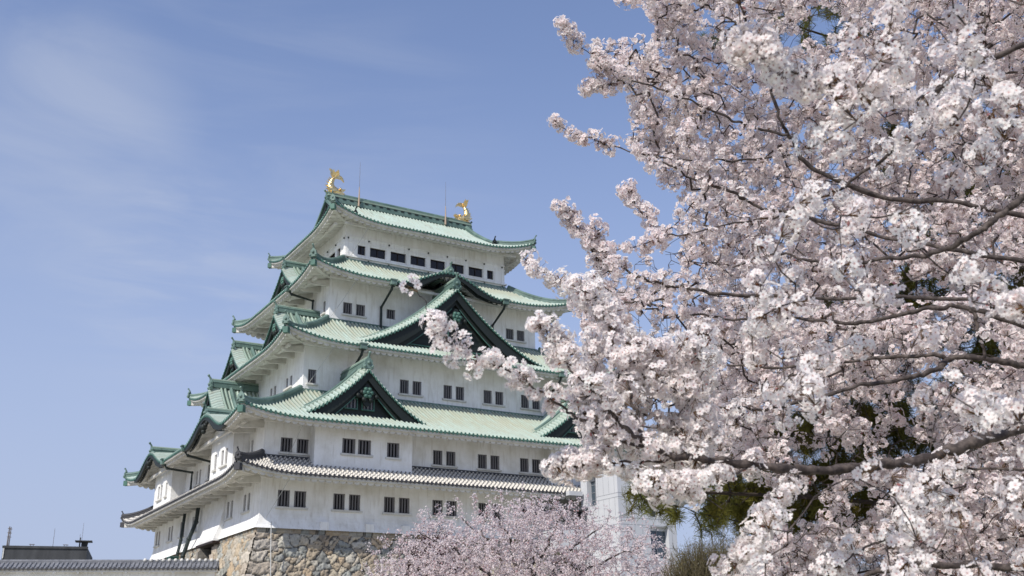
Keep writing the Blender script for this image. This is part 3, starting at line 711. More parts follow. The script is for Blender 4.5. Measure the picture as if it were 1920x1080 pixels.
gable('-x', 0.0, 4.6, 12.25, 22.75, 25.75, 8.4, 'single small gable on the side of the fourth roof', (), .85, .75, R=R4)

# --- rounded (wave) gables on the eaves ----------------------------------------------
def kara(R, side, q0, hw, H, label, ridge_len):
    f = FR(side); Lh, E = R.dims(side); G = MB()
    q = np.linspace(q0-hw*1.0, q0+hw*1.0, 61); z = R.ez(side, q)
    u = np.abs(q-q0)/hw
    th = .26+.34*np.clip(1-np.abs(u-.5)/.45, 0, 1)
    for o0, o1, dz, ext in ((E-.04, E-.26, -.09, 1.0), (E-.34, E-.46, -.09, 1.22)):
        V = np.stack([f(q, o0, z+dz), f(q, o0, z+dz-th*ext), f(q, o1, z+dz-th*ext), f(q, o1, z+dz)], 1)
        G.add(V.reshape(-1, 3), grid_faces(61, 4), 0)
    go = G.build('rounded_gable', [MCK], KEEP); go['label'] = label
    Hm = MB(); zt = R.ze+H-1.0
    for a, zz, rr in ((0, .1, .28), (-.4, .18, .2), (.4, .18, .2), (-.8, .3, .16), (.8, .3, .16), (0, -.25, .2)): Hm.ball(f(q0+a, E-.08, zt+zz), rr, 0, 8, 5)
    Hm.build('gable_ornament', [MCK], go)
    Rm = MB(); zr = R.ze+H
    Rm.sweep([f(q0, E-ridge_len, zr+.1), f(q0, E-.25, zr+.1)], rscale(1.0), m=0)
    Rm.tube([f(q0, E-ridge_len, zr+.60), f(q0, E-.2, zr+.60)], .14, 8, 1)
    oni(Rm, f(q0, E-.18, zr+.02), f(0, 1., 0)[:2], .85, 0)
    for sg in (-1, 1):
        for a, zz, rr in ((.5, .06, .17), (.78, .0, .14), (1.0, -.05, .11)): Rm.ball(f(q0+sg*a, E-.2, zr+zz), rr, 0, 8, 5)
    Rm.build('gable_ridge', [MCR, MC], go)
kara(R4, '-y', 0.0, 5.6, 1.75, 'wave-shaped gable on the fourth roof above the broad gable', 4.2)
kara(R2, '-x', 9.0, 5.6, 1.55, 'nearer wave-shaped gable over a sunlit bay', 4.6)
kara(R2, '-x', -9.0, 5.6, 1.55, 'farther wave-shaped gable over a sunlit bay', 4.6)

# --- hood over the base doorway ------------------------------------------------------
mb = MB(); f = FR('-x')
s0, s1 = 2.7, 7.3
prof = [(A1-.05, 3.3), (A1+.02, 3.2), (A1+.18, 1.6), (A1+.42, .5), (A1+.78, -.40), (A1+.78, -.62), (A1-.05, -.62)]
mb.prism(prof, lambda o, z, dd: f(dd, o, z), s0, s1, 0)
obox(mb, f, s0-.1, s1+.1, A1+.2, A1+.86, -.80, -.63, 1)
ho = mb.build('door_hood', [MP, MBRN], KEEP); ho['label'] = 'flared plaster hood above the doorway in the stone base'

# --- rain pipes ----------------------------------------------------------------------
def pipe(pts, r=.11, hop=True):
    mb = MB(); mb.tube(pts, r, 8, 0, sm=False)
    if hop:
        p = np.array(pts[0]); mb.box(p+[0, 0, .12], (.55, .45, .42), 1); mb.box(p+[0, 0, .36], (.68, .58, .1), 1)
    for p in pts[1:-1]: mb.ball(p, r*1.25, 0, 8, 5)
    mb.build('drainpipe', [MPIPE, MCR], KEEP)
by4 = -8*K/2; by3 = -11*K/2
pipe([(-5.75, by4-2.6, 21.55), (-5.75, by4-2.3, 21.15), (-5.75, by4-.16, 20.1), (-5.75, by4-.16, 18.2)])
pipe([(5.75, by4-2.6, 21.55), (5.75, by4-2.3, 21.15), (5.75, by4-.16, 20.1), (5.75, by4-.16, 18.2)])
pipe([(-9.7, by3-2.5, 14.35), (-9.7, by3-2.2, 13.9), (-9.7, by3-.16, 12.9), (-9.7, by3-.16, 11.0)])
pipe([(9.7, by3-2.5, 14.35), (9.7, by3-2.2, 13.9), (9.7, by3-.16, 12.9), (9.7, by3-.16, 11.0)])
ax = -10*K/2
pipe([(ax-2.5, -4.9, 21.6), (ax-2.2, -4.9, 21.3), (ax-.2, -4.9, 21.0), (ax-.2, -4.9, 18.6)])
ax = -17*K/2
pipe([(ax-2.6, 3.4, 6.9), (ax-2.3, 3.4, 6.5), (ax-.25, 2.9, 6.2), (ax-.25, 2.9, 4.7)])
pipe([(ax-2.6, -3.4, 6.9), (ax-2.3, -3.4, 6.5), (ax-.25, -3.0, 6.2), (ax-.25, -3.0, 4.7)])
pipe([(ax-.3, -.35, 2.9), (ax-.35, -.2, 1.6), (ax-.75, .1, .2), (ax-1.1, .2, -1.2), (ax-1.15, .2, -3.4)], .17, False)
pipe([(ax-.3, 3.9, 2.9), (ax-.45, 3.95, 0.5), (ax-.6, 4.05, -.6), (ax-.6, 4.05, -3.2)], .13, False)

# --- golden fish on the main ridge ---------------------------------------------------
def fish(sx):
    mb = MB()
    fx = lambda a, z, y=0.0: np.array([sx*(7.35+a), y, 34.30+z])
    ctl = np.array([(-.75, .28), (-.45, .25), (-.1, .30), (.25, .45), (.42, .80), (.36, 1.18), (.22, 1.50), (.12, 1.80)])
    rad = np.array([.20, .34, .42, .42, .36, .28, .21, .13])
    tt = np.linspace(0, len(ctl)-1, 24); pa = np.stack([np.interp(tt, np.arange(len(ctl)), ctl[:, i]) for i in (0, 1)], 1); rr = np.interp(tt, np.arange(len(ctl)), rad)
    mb.tube([fx(a, z) for a, z in pa], rr, 12, 0, up=(0, 1, 0))
    # jaws, brow, whiskers
    mb.prism([(-.7, .30), (-1.05, .50), (-1.12, .66), (-.92, .62), (-.55, .60)], lambda a, z, d: fx(a, z, d), -.22, .22, 0)
    mb.prism([(-.62, .04), (-1.0, .06), (-1.08, .22), (-.9, .24), (-.6, .22)], lambda a, z, d: fx(a, z, d), -.2, .2, 0)
    for sy in (-1, 1):
        mb.ball(fx(-.55, .58, sy*.24), .13, 0, 8, 6)
        mb.prism([(-.2, .2), (.15, .05), (.55, .12), (.85, .42), (.5, .36), (.3, .5), (.05, .42)], lambda a, z, d: fx(a, z, d*sy), .40, .50, 0)
        mb.prism([(.1, .75), (.3, .55), (.75, .85), (.5, .92)], lambda a, z, d: fx(a, z, d*sy), .30, .36, 0)
    # dorsal spines along the outer curve
    for i in range(3, 20, 2):
        a, z = pa[i]; ta = pa[min(i+1, 23)]-pa[i-1]; nrm = np.array([ta[1], -ta[0]]); nrm = nrm/np.linalg.norm(nrm)
        if nrm[0] < 0 and z > .4: nrm = -nrm
        b0 = pa[i]+nrm*rr[i]*.8; tp = pa[i]+nrm*(rr[i]+.22)+ta/np.linalg.norm(ta)*.14; tv = ta/np.linalg.norm(ta)*.11
        mb.prism([tuple(b0-tv), tuple(b0+tv), tuple(tp)], lambda a_, z_, d: fx(a_, z_, d), -.05, .05, 0)
    # tail: two spread lobes, one bending inward, and a short outer one
    mb.prism([(.02, 1.62), (-.28, 1.78), (-.72, 1.72), (-.98, 1.48), (-.86, 1.86), (-.62, 2.10), (-.25, 2.14), (.02, 2.02), (.10, 2.36), (.36, 2.62), (.62, 2.68), (.46, 2.40), (.42, 2.08), (.30, 1.80)], lambda a, z, d: fx(a, z, d), -.09, .09, 0)
    for sy in (-1, 1):
        V = [fx(.1, 1.7, sy*.05), fx(-.3, 1.95, sy*.45), fx(-.1, 2.4, sy*.62), fx(.15, 2.2, sy*.25), fx(.35, 2.45, sy*.45), fx(.3, 1.85, sy*.08)]
        V2 = [v+np.array([0, sy*.09, .02]) for v in V]
        mb.add(V+V2, [[0, 1, 2, 3], [0, 3, 4, 5], [9, 8, 7, 6], [11, 10, 9, 6], [0, 6, 7, 1], [1, 7, 8, 2], [2, 8, 9, 3], [3, 9, 10, 4], [4, 10, 11, 5], [5, 11, 6, 0]], 0)
    mb.box(fx(-.15, -.02), (1.5, .62, .2), 0)
    o = mb.build('golden_fish', [MGO], RO5)
    o['label'] = 'golden fish with raised tail on the nearer end of the ridge' if sx < 0 else 'golden fish with raised tail on the farther end of the ridge'
for sx in (-1, 1): fish(sx)
for x_ in (-4.9, 4.9):
    mb = MB(); mb.tube([(x_, -.55, 33.3), (x_, -.55, 35.4)], [.11, .04], 6, 1); mb.tube([(x_, -.55, 35.3), (x_, -.55, 38.2)], [.022, .012], 6, 0)
    mb.build('lightning_rod', [MROD, MRODB], RO5)
# pale earthing cables hanging down the shaded face
def cable(a, b_, r=.022):
    mb = MB(); a, b_ = np.array(a, float), np.array(b_, float); tt = np.linspace(0, 1, 8)
    mb.tube([a+(b_-a)*q+np.array([0, 0, -.5*q*(1-q)*.3]) for q in tt], r, 5, 0); mb.build('earthing_cable', [MCAB], KEEP)
cable((-6.9, -8.4, 28.05), (-8.2, -6.9, 25.1)); cable((-8.9, -10.9, 21.8), (-10.5, -8.8, 18.5))
cable((-12.0, -14.0, 14.4), (-13.7, -11.9, 11.0)); cable((-15.9, -18.4, 6.9), (-16.2, -16.0, 4.7))
cable((-16.6, -18.3, 3.0), (-17.7, -16.35, .1))
cable((8.1, -8.4, 28.2), (8.6, -6.5, 26.4)); cable((10.9, -10.9, 22.1), (10.7, -8.6, 20.4))

# ------------------------------------------------------------------ stone base
def stones(seed_fn, n, u0, u1, z0, z1, q):
    pts = np.stack([q.uniform(u0-1, u1+1, n), q.uniform(z0-1, z1+1, n)], 1)
    for _ in range(4):      # relax
        d = pts[:, None]-pts[None]; r2 = (d**2).sum(-1)+1e-9; np.fill_diagonal(r2, 1e9)
        w = np.where(r2 < .5, (1/np.sqrt(r2)-1.4)*.02, 0); pts = pts+np.clip((d*w[..., None]).sum(1), -.12, .12)
    return pts
PAL = np.array([(.27, .27, .24), (.34, .32, .27), (.22, .22, .20), (.38, .33, .25), (.37, .305, .22), (.33, .275, .205), (.40, .37, .31), (.29, .24, .18), (.28, .28, .25), (.38, .295, .20), (.35, .31, .25), (.36, .30, .22)])
def stone_face(mb, fn, u0, u1, z0, z1, corner, res=.075, n=None, seed=3, hole=None):
    q = np.random.default_rng(seed)
    pts = stones(None, n or int((u1-u0)*(z1-z0)/.27), u0, u1, z0, z1, q)
    tone = PAL[q.integers(0, len(PAL), len(pts))]*q.uniform(.8, 1.15, (len(pts), 1))
    # squared corner blocks, alternately long and short
    zz = z1; cp = []; i = 0
    while zz > z0-1:
        h = q.uniform(.75, 1.0); ln = (1.9, 1.05)[(i+seed) % 2]
        cp.append((zz-h/2, ln, h)); zz -= h; i += 1
    nu = int((u1-u0)/res); nz_ = int((z1-z0)/res)
    U, Z = np.meshgrid(np.linspace(u0, u1, nu), np.linspace(z0, z1, nz_), indexing='ij')
    sc = np.array([1.0, 1.18])
    f1 = np.full(U.shape, 9.); f2 = np.full(U.shape, 9.); idx = np.zeros(U.shape, int)
    wob = .10*np.sin(U*3.1+Z*2.3)+.07*np.sin(U*7.3-Z*5.1)
    Uw, Zw = U+wob, Z+.08*np.sin(U*4.7+1.3*Z)
    for k, p in enumerate(pts):
        d = np.hypot((Uw-p[0])*sc[0], (Zw-p[1])*sc[1])
        m_ = d < f1; f2 = np.where(m_, f1, np.minimum(f2, d)); idx[m_] = k; f1 = np.where(m_, d, f1)
    e = f2-f1
    hgt = .17*np.clip(e/.15, 0, 1)**.5
    col = tone[idx]
    if corner is not None:
        du = np.abs(Uw-corner)
        for k, (zc_, ln, h) in enumerate(cp):
            ins = (np.abs(Zw-zc_) < h/2) & (du < ln)
            ed = np.minimum(h/2-np.abs(Zw-zc_), ln-du)
            hgt = np.where(ins, .20*np.clip(ed/.12, 0, 1)**.6, hgt)
            col = np.where(ins[..., None], np.array([(.36, .31, .25), (.33, .30, .26), (.40, .36, .30)][k % 3])*(.9+.2*((k*37) % 10)/10), col)
    hgt = hgt + .035*np.sin(U*9+Z*3)*np.sin(Z*8-U*2) + .03*q.normal(size=U.shape)*(hgt > .1)
    top = (Z > z1-.52) & (z1 > -1)
    cw = .62; ph_ = np.mod(U/cw+.13*np.sin(np.floor(U/cw)*2.1), 1.0); ed = np.minimum(np.minimum(ph_, 1-ph_)*cw, Z-(z1-.52))
    ti = (np.floor(U/cw).astype(int)*7) % len(PAL)
    hgt = np.where(top, .20*np.clip(ed/.07, 0, 1)**.6, hgt); col = np.where(top[..., None], PAL[ti]*.8, col)
    fade = np.clip(e/.07, 0, 1) if corner is None else np.clip(np.maximum(e/.07, 0), 0, 1)
    col = np.where((hgt < .085)[..., None], np.array((.085, .078, .068)), col)
    col4 = np.concatenate([col, np.ones(U.shape+(1,))], -1)
    V = fn(U, Z, hgt)
    F = grid_faces(nu, nz_)
    if hole:
        cu, cz = U[:-1, :-1].ravel(), Z[:-1, :-1].ravel()
        F = F[~((cu > hole[0]) & (cu < hole[1]) & (cz > hole[2]) & (cz < hole[3]))]
    mb.add(V.reshape(-1, 3), F, 0, sm=True, col=col4.reshape(-1, 4))
BASE = empty('stone_base', (0, 0, 0))
tag(BASE, 'battered rubble stone base of grey and tan stones under the keep', 'stone wall')
BX, BY = A1+.13, B1+.13
bat = lambda z: .22*(-z-.4)+.012*np.maximum(-z-.4, 0)**2
f1_ = FR('-y'); f2_ = FR('-x')
mb = MB()
stone_face(mb, lambda U, Z, h: f1_(U*(1+bat(Z)/BX), BY+bat(Z)+h-.12, Z), -BX, 12, -6.2, -.35, -BX, .07, seed=3)
stone_face(mb, lambda U, Z, h: f1_(U*(1+bat(Z)/BX), BY+bat(Z)+h-.12, Z), -BX, BX, -11.3, -6.2, -BX, .16, seed=5)
mb.build('stone_face', [MST], BASE)
mb = MB()
stone_face(mb, lambda U, Z, h: f2_(U*(1+bat(Z)/BY), BX+bat(Z)+h-.12, Z), -BY, BY, -6.2, -.35, BY, .08, seed=4, hole=(1.6, 6.0, -3.8, -.3))
stone_face(mb, lambda U, Z, h: f2_(U*(1+bat(Z)/BY), BX+bat(Z)+h-.12, Z), -BY, BY, -11.3, -6.2, BY, .16, seed=8)
mb.build('stone_face', [MST], BASE)
mb = MB()
stn = lambda V, c: np.tile(np.array([*c, 1.0]), (V, 1))
for side in ('+y', '+x'):
    f = FR(side); Lh, o = (BX, BY) if side == '+y' else (BY, BX); e = bat(-11.3)
    mb.add([f(-Lh, o, -.35), f(Lh, o, -.35), f(Lh+e, o+e, -11.3), f(-Lh-e, o+e, -11.3)], [[3, 2, 1, 0]], 0, col=stn(4, (.3, .28, .25)))
mb.build('stone_face', [MST], BASE)
# doorway in the base: dressed jamb blocks, dark door
mb = MB()
q = np.random.default_rng(2)
for i in range(6):
    z1_ = -.35-.62*i; w_ = .75+.25*(i % 2); o_ = BX+bat(z1_-.3)+.06
    for s_ in (6.0-.15+w_/2,):
        v0 = mb.n; obox(mb, f2_, s_-w_/2, s_+w_/2+.3, BX-1.0, o_+.05, z1_-.6, z1_, 0)
        mb.v[-1] = (mb.v[-1][0], None, stn(8, np.array((.40, .34, .27))*q.uniform(.85, 1.1)))
mb.build('door_jamb', [MST], BASE)
mb = MB()
for i in range(6):
    z1_ = -.35-.62*i; o_ = BX+bat(z1_-.3)+.06
    obox(mb, f2_, 1.2, 1.75, BX-1.0, o_+.03, z1_-.6, z1_, 0); mb.v[-1] = (mb.v[-1][0], None, stn(8, np.array((.28, .26, .23))*q.uniform(.85, 1.1)))
mb.build('door_jamb', [MST], BASE)
mb = MB()
obox(mb, f2_, 1.7, 5.9, BX-1.2, BX-1.0, -4.2, -.5, 0)
for s_ in np.linspace(1.9, 5.7, 9): obox(mb, f2_, s_-.04, s_+.04, BX-1.0, BX-.95, -4.2, -.6, 0)
obox(mb, f2_, 1.7, 5.9, BX-1.0, BX-.2, -.75, -.5, 0)
mb.build('door', [MBRN], BASE)
# small loophole blocks along the wall foot
for x_ in (-13.2, -9.6, -6.6, -3.6, -.4):
    mb = MB(); obox(mb, f1_, x_-.32, x_+.32, B1+.02, B1+.41, -.52, .06, 0); mb.build('loophole_block', [MP], KEEP)
# conduit at the near corner
mb = MB(); mb.tube([(-17.45, -16.9, -.2), (-17.5, -17.2, -1.6), (-17.55, -17.9, -5), (-17.6, -19.6, -11)], .035, 6, 0)
tag(mb.build('conduit_pipe', [MCAB], None), 'thin pale pipe running down the stone base at its near corner', 'pipe')
# green equipment cabinets behind the wall
for i, (x_, y_, h_) in enumerate(((-19.2, 3.2, 1.1), (-19.2, 5.2, .75))):
    mb = MB(); mb.box((x_, y_, -3.9+h_/2+.9), (.7, 1.1, h_+1.6), 0); mb.box((x_-.37, y_, -3.9+h_/2+1.2), (.04, .9, h_*.6), 1); mb.box((x_, y_, -3.9+h_+1.75), (.8, 1.2, .08), 0)
    mb.tube([(x_, y_-.5, -2.4+h_*.6), (x_, y_-.8, -1.9+h_*.6), (x_, y_-1.1, -2.2), (x_, y_-1.1, -4)], .05, 6, 1)
    MCB = bpy.data.materials.get('cabinet_green') or mat('cabinet_green', (.06, .13, .11), .5)[0]
    o = mb.build('equipment_cabinet', [MCB, MPIPE], None)
    tag(o, ['taller green equipment cabinet at the foot of the side wall', 'lower green equipment cabinet beside the taller one'][i], 'cabinet')

# ------------------------------------------------------------------ ground
mb = MB(); mb.add([(-3000, -3000, -11.05), (3000, -3000, -11.05), (3000, 3000, -11.05), (-3000, 3000, -11.05)], [[0, 1, 2, 3]], 0)
tag(mb.build('ground', [MGR]), kind='structure')

# ------------------------------------------------------------------ tiled white boundary wall at left
def boundary():
    root = empty('boundary_wall', (-28, -9, -11)); tag(root, 'white plaster wall with grey tiled cap meeting the stone base', 'wall')
    inv = Matrix.Translation((28, 9, 11))
    a = np.array([-19.6, -12.2]); b_ = np.array([-44.0, -3.4]); d = (b_-a)/np.linalg.norm(b_-a); nrm = np.array([d[1], -d[0]])
    if nrm[1] > 0: nrm = -nrm
    Ln = np.linalg.norm(b_-a); zt = -2.64
    off = np.array([28, 9, 11])
    F = lambda s, o, z: np.stack(np.broadcast_arrays(a[0]+d[0]*s+nrm[0]*o, a[1]+d[1]*s+nrm[1]*o, np.asarray(z, float)), -1)+off
    mb = MB(); obox(mb, F, 0.2, Ln, -.35, .35, -6.0, zt-.62, 0); obox(mb, F, 0.05, Ln, -.70, .72, zt-.76, zt-.57, 0)
    for s_ in np.arange(1.5, Ln, 1.6): obox(mb, F, s_-.06, s_+.06, .3, .68, zt-.85, zt-.75, 0)
    mb.build('wall_body', [MP], root)
    mb = MB()
    global PITCH; keep = PITCH; PITCH = .30
    for sg in (-1, 1):
        cols = rib_cols(0.0, Ln); o_ = np.linspace(.90, 0.08, 5)
        S_ = np.repeat(cols[:, None], 5, 1); O_ = np.repeat(o_[None], len(cols), 0); Z_ = zt-.52+(.90-O_)*.54+ribh(S_, .10)
        mb.add(F(S_, sg*O_, Z_).reshape(-1, 3), grid_faces(len(cols), 5), 0)
        r = ribh(cols, .10); V = np.stack([F(cols, sg*.90, zt-.52+r), F(cols, sg*.905, zt-.58-r*.9), F(cols, sg*.75, zt-.57+0*r)], 1)
        mb.add(V.reshape(-1, 3), grid_faces(len(cols), 3), 1)
    PITCH = keep
    mb.build('tile_cap', [MTG, MTD], root)
    mb = MB(); obox(mb, F, 0, Ln, -.17, .17, zt-.14, zt+.03, 0)
    mb.tube([F(0., 0., zt+.05), F(Ln, 0., zt+.05)], .11, 8, 0)
    for s_ in np.arange(.1, 5.2, .42): mb.ball(F(s_, .14, zt+.10), .13, 1, 8, 5)
    mb.build('ridge_tile', [MTG, ME], root)
    mb = MB(); obox(mb, F, 0.1, Ln, -.5, .55, -11.0-.0, -6.0, 0); mb.v[-1] = (mb.v[-1][0], None, stn(8, (.3, .28, .25)))
    mb.build('footing', [MST], root)
boundary()

# ------------------------------------------------------------------ far dark building at left
def far_building():
    c0 = at(84, 1040, 230.0); rd = c0-CAM; an_ = math.atan2(rd[1], rd[0])-math.radians(5); bk = np.array([math.cos(an_), math.sin(an_), 0]); hz = np.array([bk[1], -bk[0], 0])*.84
    zt = at(84, 1025, 230.0)[2]; root = empty('office_building', (c0[0], c0[1], -11)); off = -np.array([c0[0], c0[1], -11.0])
    tag(root, 'dark flat-roofed building far off behind the tiled wall', 'building')
    P = lambda x_, y_, z: np.array([c0[0], c0[1], 0])+hz*x_+bk*y_+np.array([0, 0, z])+off
    mb = MB(); h = (zt+11)
    mb.obb(P(0, 12, (zt-11)/2), hz*9.1, bk*12, (0, 0, h/2), 0)
    mb.obb(P(0, .1, zt-.1), hz*9.25, bk*.3, (0, 0, .22), 0); mb.obb(P(-8.9, -.08, zt-1.2), hz*.12, bk*.06, (0, 0, 1.1), 1)
    for k in range(6):
        for i in range(9): mb.obb(P(-8+2*i, -.03, zt-6-3.6*k), hz*.75, bk*.05, (0, 0, .9), 2)
    mb.build('facade', [MDB, ME, MGL], root)
    mb = MB(); p = P(8.2, 3, zt); mb.tube([p, p+[0, 0, 1.35]], [.5, .75], 8, 0); mb.obb(p+np.array([-.2, 0, 1.4]), hz*1.9, bk*1.5, (0, 0, .09), 0)
    mb.tube([p+hz*-1.1, p+hz*-1.1+[0, 0, 2.2]], .14, 5, 0)
    mb.build('rooftop_platform', [MDB], root)
    for x_, y_, hh, rr in ((-8.6, 2, 4.0, .16), (-8.25, 2, 3.9, .12), (1.2, 3, 3.9, .05), (7.4, 4, 5.2, .04), (6.9, 4, 3.0, .04)):
        mb = MB(); mb.tube([P(x_, y_, zt), P(x_, y_, zt+hh)], [rr, rr*.7], 5, 0)
        if rr > .1:
            for q in (.5, .7, .9): mb.obb(P(x_, y_, zt+hh*q), hz*.3, bk*.05, (0, 0, .06), 0)
        mb.build('antenna', [MROD], root)
    for x_ in (-3.4, 4.0):
        mb = MB(); mb.tube([P(x_-.3, 3, zt), P(x_-.3, 3, zt+.7)], .06, 5, 0); mb.tube([P(x_+.3, 3, zt), P(x_+.3, 3, zt+.7)], .06, 5, 0); mb.tube([P(x_-.6, 3, zt+.7), P(x_+.6, 3, zt+.7)], .08, 5, 0); mb.build('roof_vent', [MROD], root)
far_building()

# ------------------------------------------------------------------ modern panelled lift tower
def tower():
    x0, x1, y0, y1, z0, z1 = 8.14, 13.84, -23.74, -18.72, -11.0, 4.55
    root = empty('lift_tower', (x0, y0, z0)); tag(root, 'pale grey panelled modern tower against the castle wall', 'tower')
    off = -np.array([x0, y0, z0])
    fy = lambda s, o, z: np.stack(np.broadcast_arrays(np.asarray(s, float), -np.asarray(o, float), np.asarray(z, float)), -1)+off
    fx = lambda s, o, z: np.stack(np.broadcast_arrays(-np.asarray(o, float), -np.asarray(s, float), np.asarray(z, float)), -1)+off
    mb = MB()
    hy = [(11.25, 12.1, .80, 2.5), (11.17, 13.0, -2.4, .04)]; hx = [(19.60, 20.85, 1.9, 4.25)]
    wall_face(mb, fy, x0, x1, -y0, z0, z1, hy, depth=.5); wall_face(mb, fx, -y1, -y0, -x0, z0, z1, hx, depth=.5)
    mb.add([np.array(p)+off for p in ((x1, y0, z0), (x1, y1, z0), (x1, y1, z1), (x1, y0, z1))], [[0, 1, 2, 3]], 0)
    mb.add([np.array(p)+off for p in ((x0, y0, z1), (x1, y0, z1), (x1, y1, z1), (x0, y1, z1))], [[0, 1, 2, 3]], 0)
    zs = [4.28, 2.52, 2.20, .62, .10, -1.6, -2.1]
    vs = [x0+.78+.74*i for i in range(7)]
    for z in zs:
        seg = [(x0, x1)]
        for h in hy:
            if h[2]-.05 < z < h[3]+.05: seg = [s for q in seg for s in ((q[0], min(q[1], h[0])), (max(q[0], h[1]), q[1])) if s[1]-s[0] > .05]
        for s in seg: obox(mb, fy, s[0], s[1], -y0-.01, -y0+.006, z-.018, z+.018, 1)
        for s in ([(-y1, 19.60), (20.85, -y0)] if 1.9 < z < 4.25 else [(-y1, -y0)]): obox(mb, fx, s[0], s[1], -x0-.01, -x0+.006, z-.018, z+.018, 1)
    bands = list(zip(zs[:-1], zs[1:]))
    for i, (zt_, zb_) in enumerate(bands):
        if zt_-zb_ < .6: continue
        for v in vs:
            if any(h[0]-.05 < v < h[1]+.05 and h[2] < zt_ and h[3] > zb_ for h in hy): continue
            obox(mb, fy, v-.012, v+.012, -y0-.01, -y0+.005, zb_+.03, zt_-.03, 1)
        for v in np.arange(-y1+.9, -y0, .74):
            if any(h[0]-.05 < v < h[1]+.05 and h[2] < zt_ and h[3] > zb_ for h in hx): continue
            obox(mb, fx, v-.012, v+.012, -x0-.01, -x0+.005, zb_+.03, zt_-.03, 1)
    mb.build('cladding', [MPN, MJT], root)
    for f, h, o in ((fy, hy[0], -y0), (fy, hy[1], -y0), (fx, hx[0], -x0)):
        mb = MB(); a, b_, c_, d_ = h; q = o-.45
        mb.add([f(a, q, c_), f(b_, q, c_), f(b_, q, d_), f(a, q, d_)], [[0, 1, 2, 3]], 0)
        obox(mb, f, (a+b_)/2-.04, (a+b_)/2+.04, q, q+.06, c_, d_, 1); obox(mb, f, a, b_, q, q+.05, d_-.28, d_, 2)
        for zz in np.arange(c_+.5, d_-.3, .62): obox(mb, f, a, b_, q, q+.03, zz-.02, zz+.02, 1)
        mb.build('window', [MWG, MJT, MPN], root)
    mb = MB(); mb.box(np.array((10.4, -20.6, z1+.5))+off, (3.2, 2.6, 1.0), 0); mb.box(np.array((11.6, -21.93, z1+.5))+off, (.7, .06, .7), 1)
    mb.build('roof_house', [MPN, MGL], root)
    mb = MB(); mb.box(np.array((6.6, -18.0, -.75))+off, (3.0, 3.2, 1.5), 0); mb.box(np.array((6.6, -17.9, 1.75))+off, (3.06, 3.5, .3), 1); mb.box(np.array((7.3, -18.95, 3.0))+off, (1.3, .5, .35), 0)
    for x_ in (5.3, 6.6, 7.9): mb.box(np.array((x_, -19.4, .8))+off, (.16, .16, 1.6), 1)
    mb.build('passage', [MPN, MDB], root)
tower()

# ------------------------------------------------------------------ trees
def smooth_path(pts, per=6):
    P = np.asarray(pts, float); n = len(P)
    if n < 3:
        tt = np.linspace(0, 1, per+1)[:, None]; return P[0]+(P[1]-P[0])*tt
    o = []
    for i in range(n-1):
        p0, p1, p2, p3 = P[max(i-1, 0)], P[i], P[i+1], P[min(i+2, n-1)]
        for k in range(per):
            s = k/per
            o.append(.5*((2*p1)+(-p0+p2)*s+(2*p0-5*p1+4*p2-p3)*s*s+(-p0+3*p1-3*p2+p3)*s**3))
    o.append(P[-1]); return np.array(o)
def seg_tubes(mb, A, B, ra, rb, m=0, n=5, col=None):
    """many independent tapered segments at once"""
    if len(A) == 0: return
    T = B-A; ln = np.linalg.norm(T, axis=1)[:, None]+1e-9; T = T/ln
    h = np.where(np.abs(T[:, 2:]) < .9, np.array([[0, 0, 1.]]), np.array([[1., 0, 0]]))
    S = np.cross(T, h); S /= np.linalg.norm(S, axis=1)[:, None]+1e-9; U = np.cross(S, T)
    a = np.arange(n)*2*math.pi/n
    ring = S[:, None]*np.cos(a)[None, :, None]+U[:, None]*np.sin(a)[None, :, None]
    V = np.concatenate([A[:, None]+ring*ra[:, None, None], B[:, None]+ring*rb[:, None, None]], 1)
    k = np.arange(n); f = np.stack([k, (k+1) % n, (k+1) % n+n, k+n], 1)
    F = (np.arange(len(A))*2*n)[:, None, None]+f[None]
    mb.add(V.reshape(-1, 3), F.reshape(-1, 4), m, sm=True, col=None if col is None else np.repeat(col, 2*n, 0))
def frames(nv, q):
    """random orthonormal frames whose third axis is nv"""
    r = q.normal(size=nv.shape); a = np.cross(nv, r); a /= np.linalg.norm(a, axis=1)[:, None]+1e-9
    return a, np.cross(nv, a)
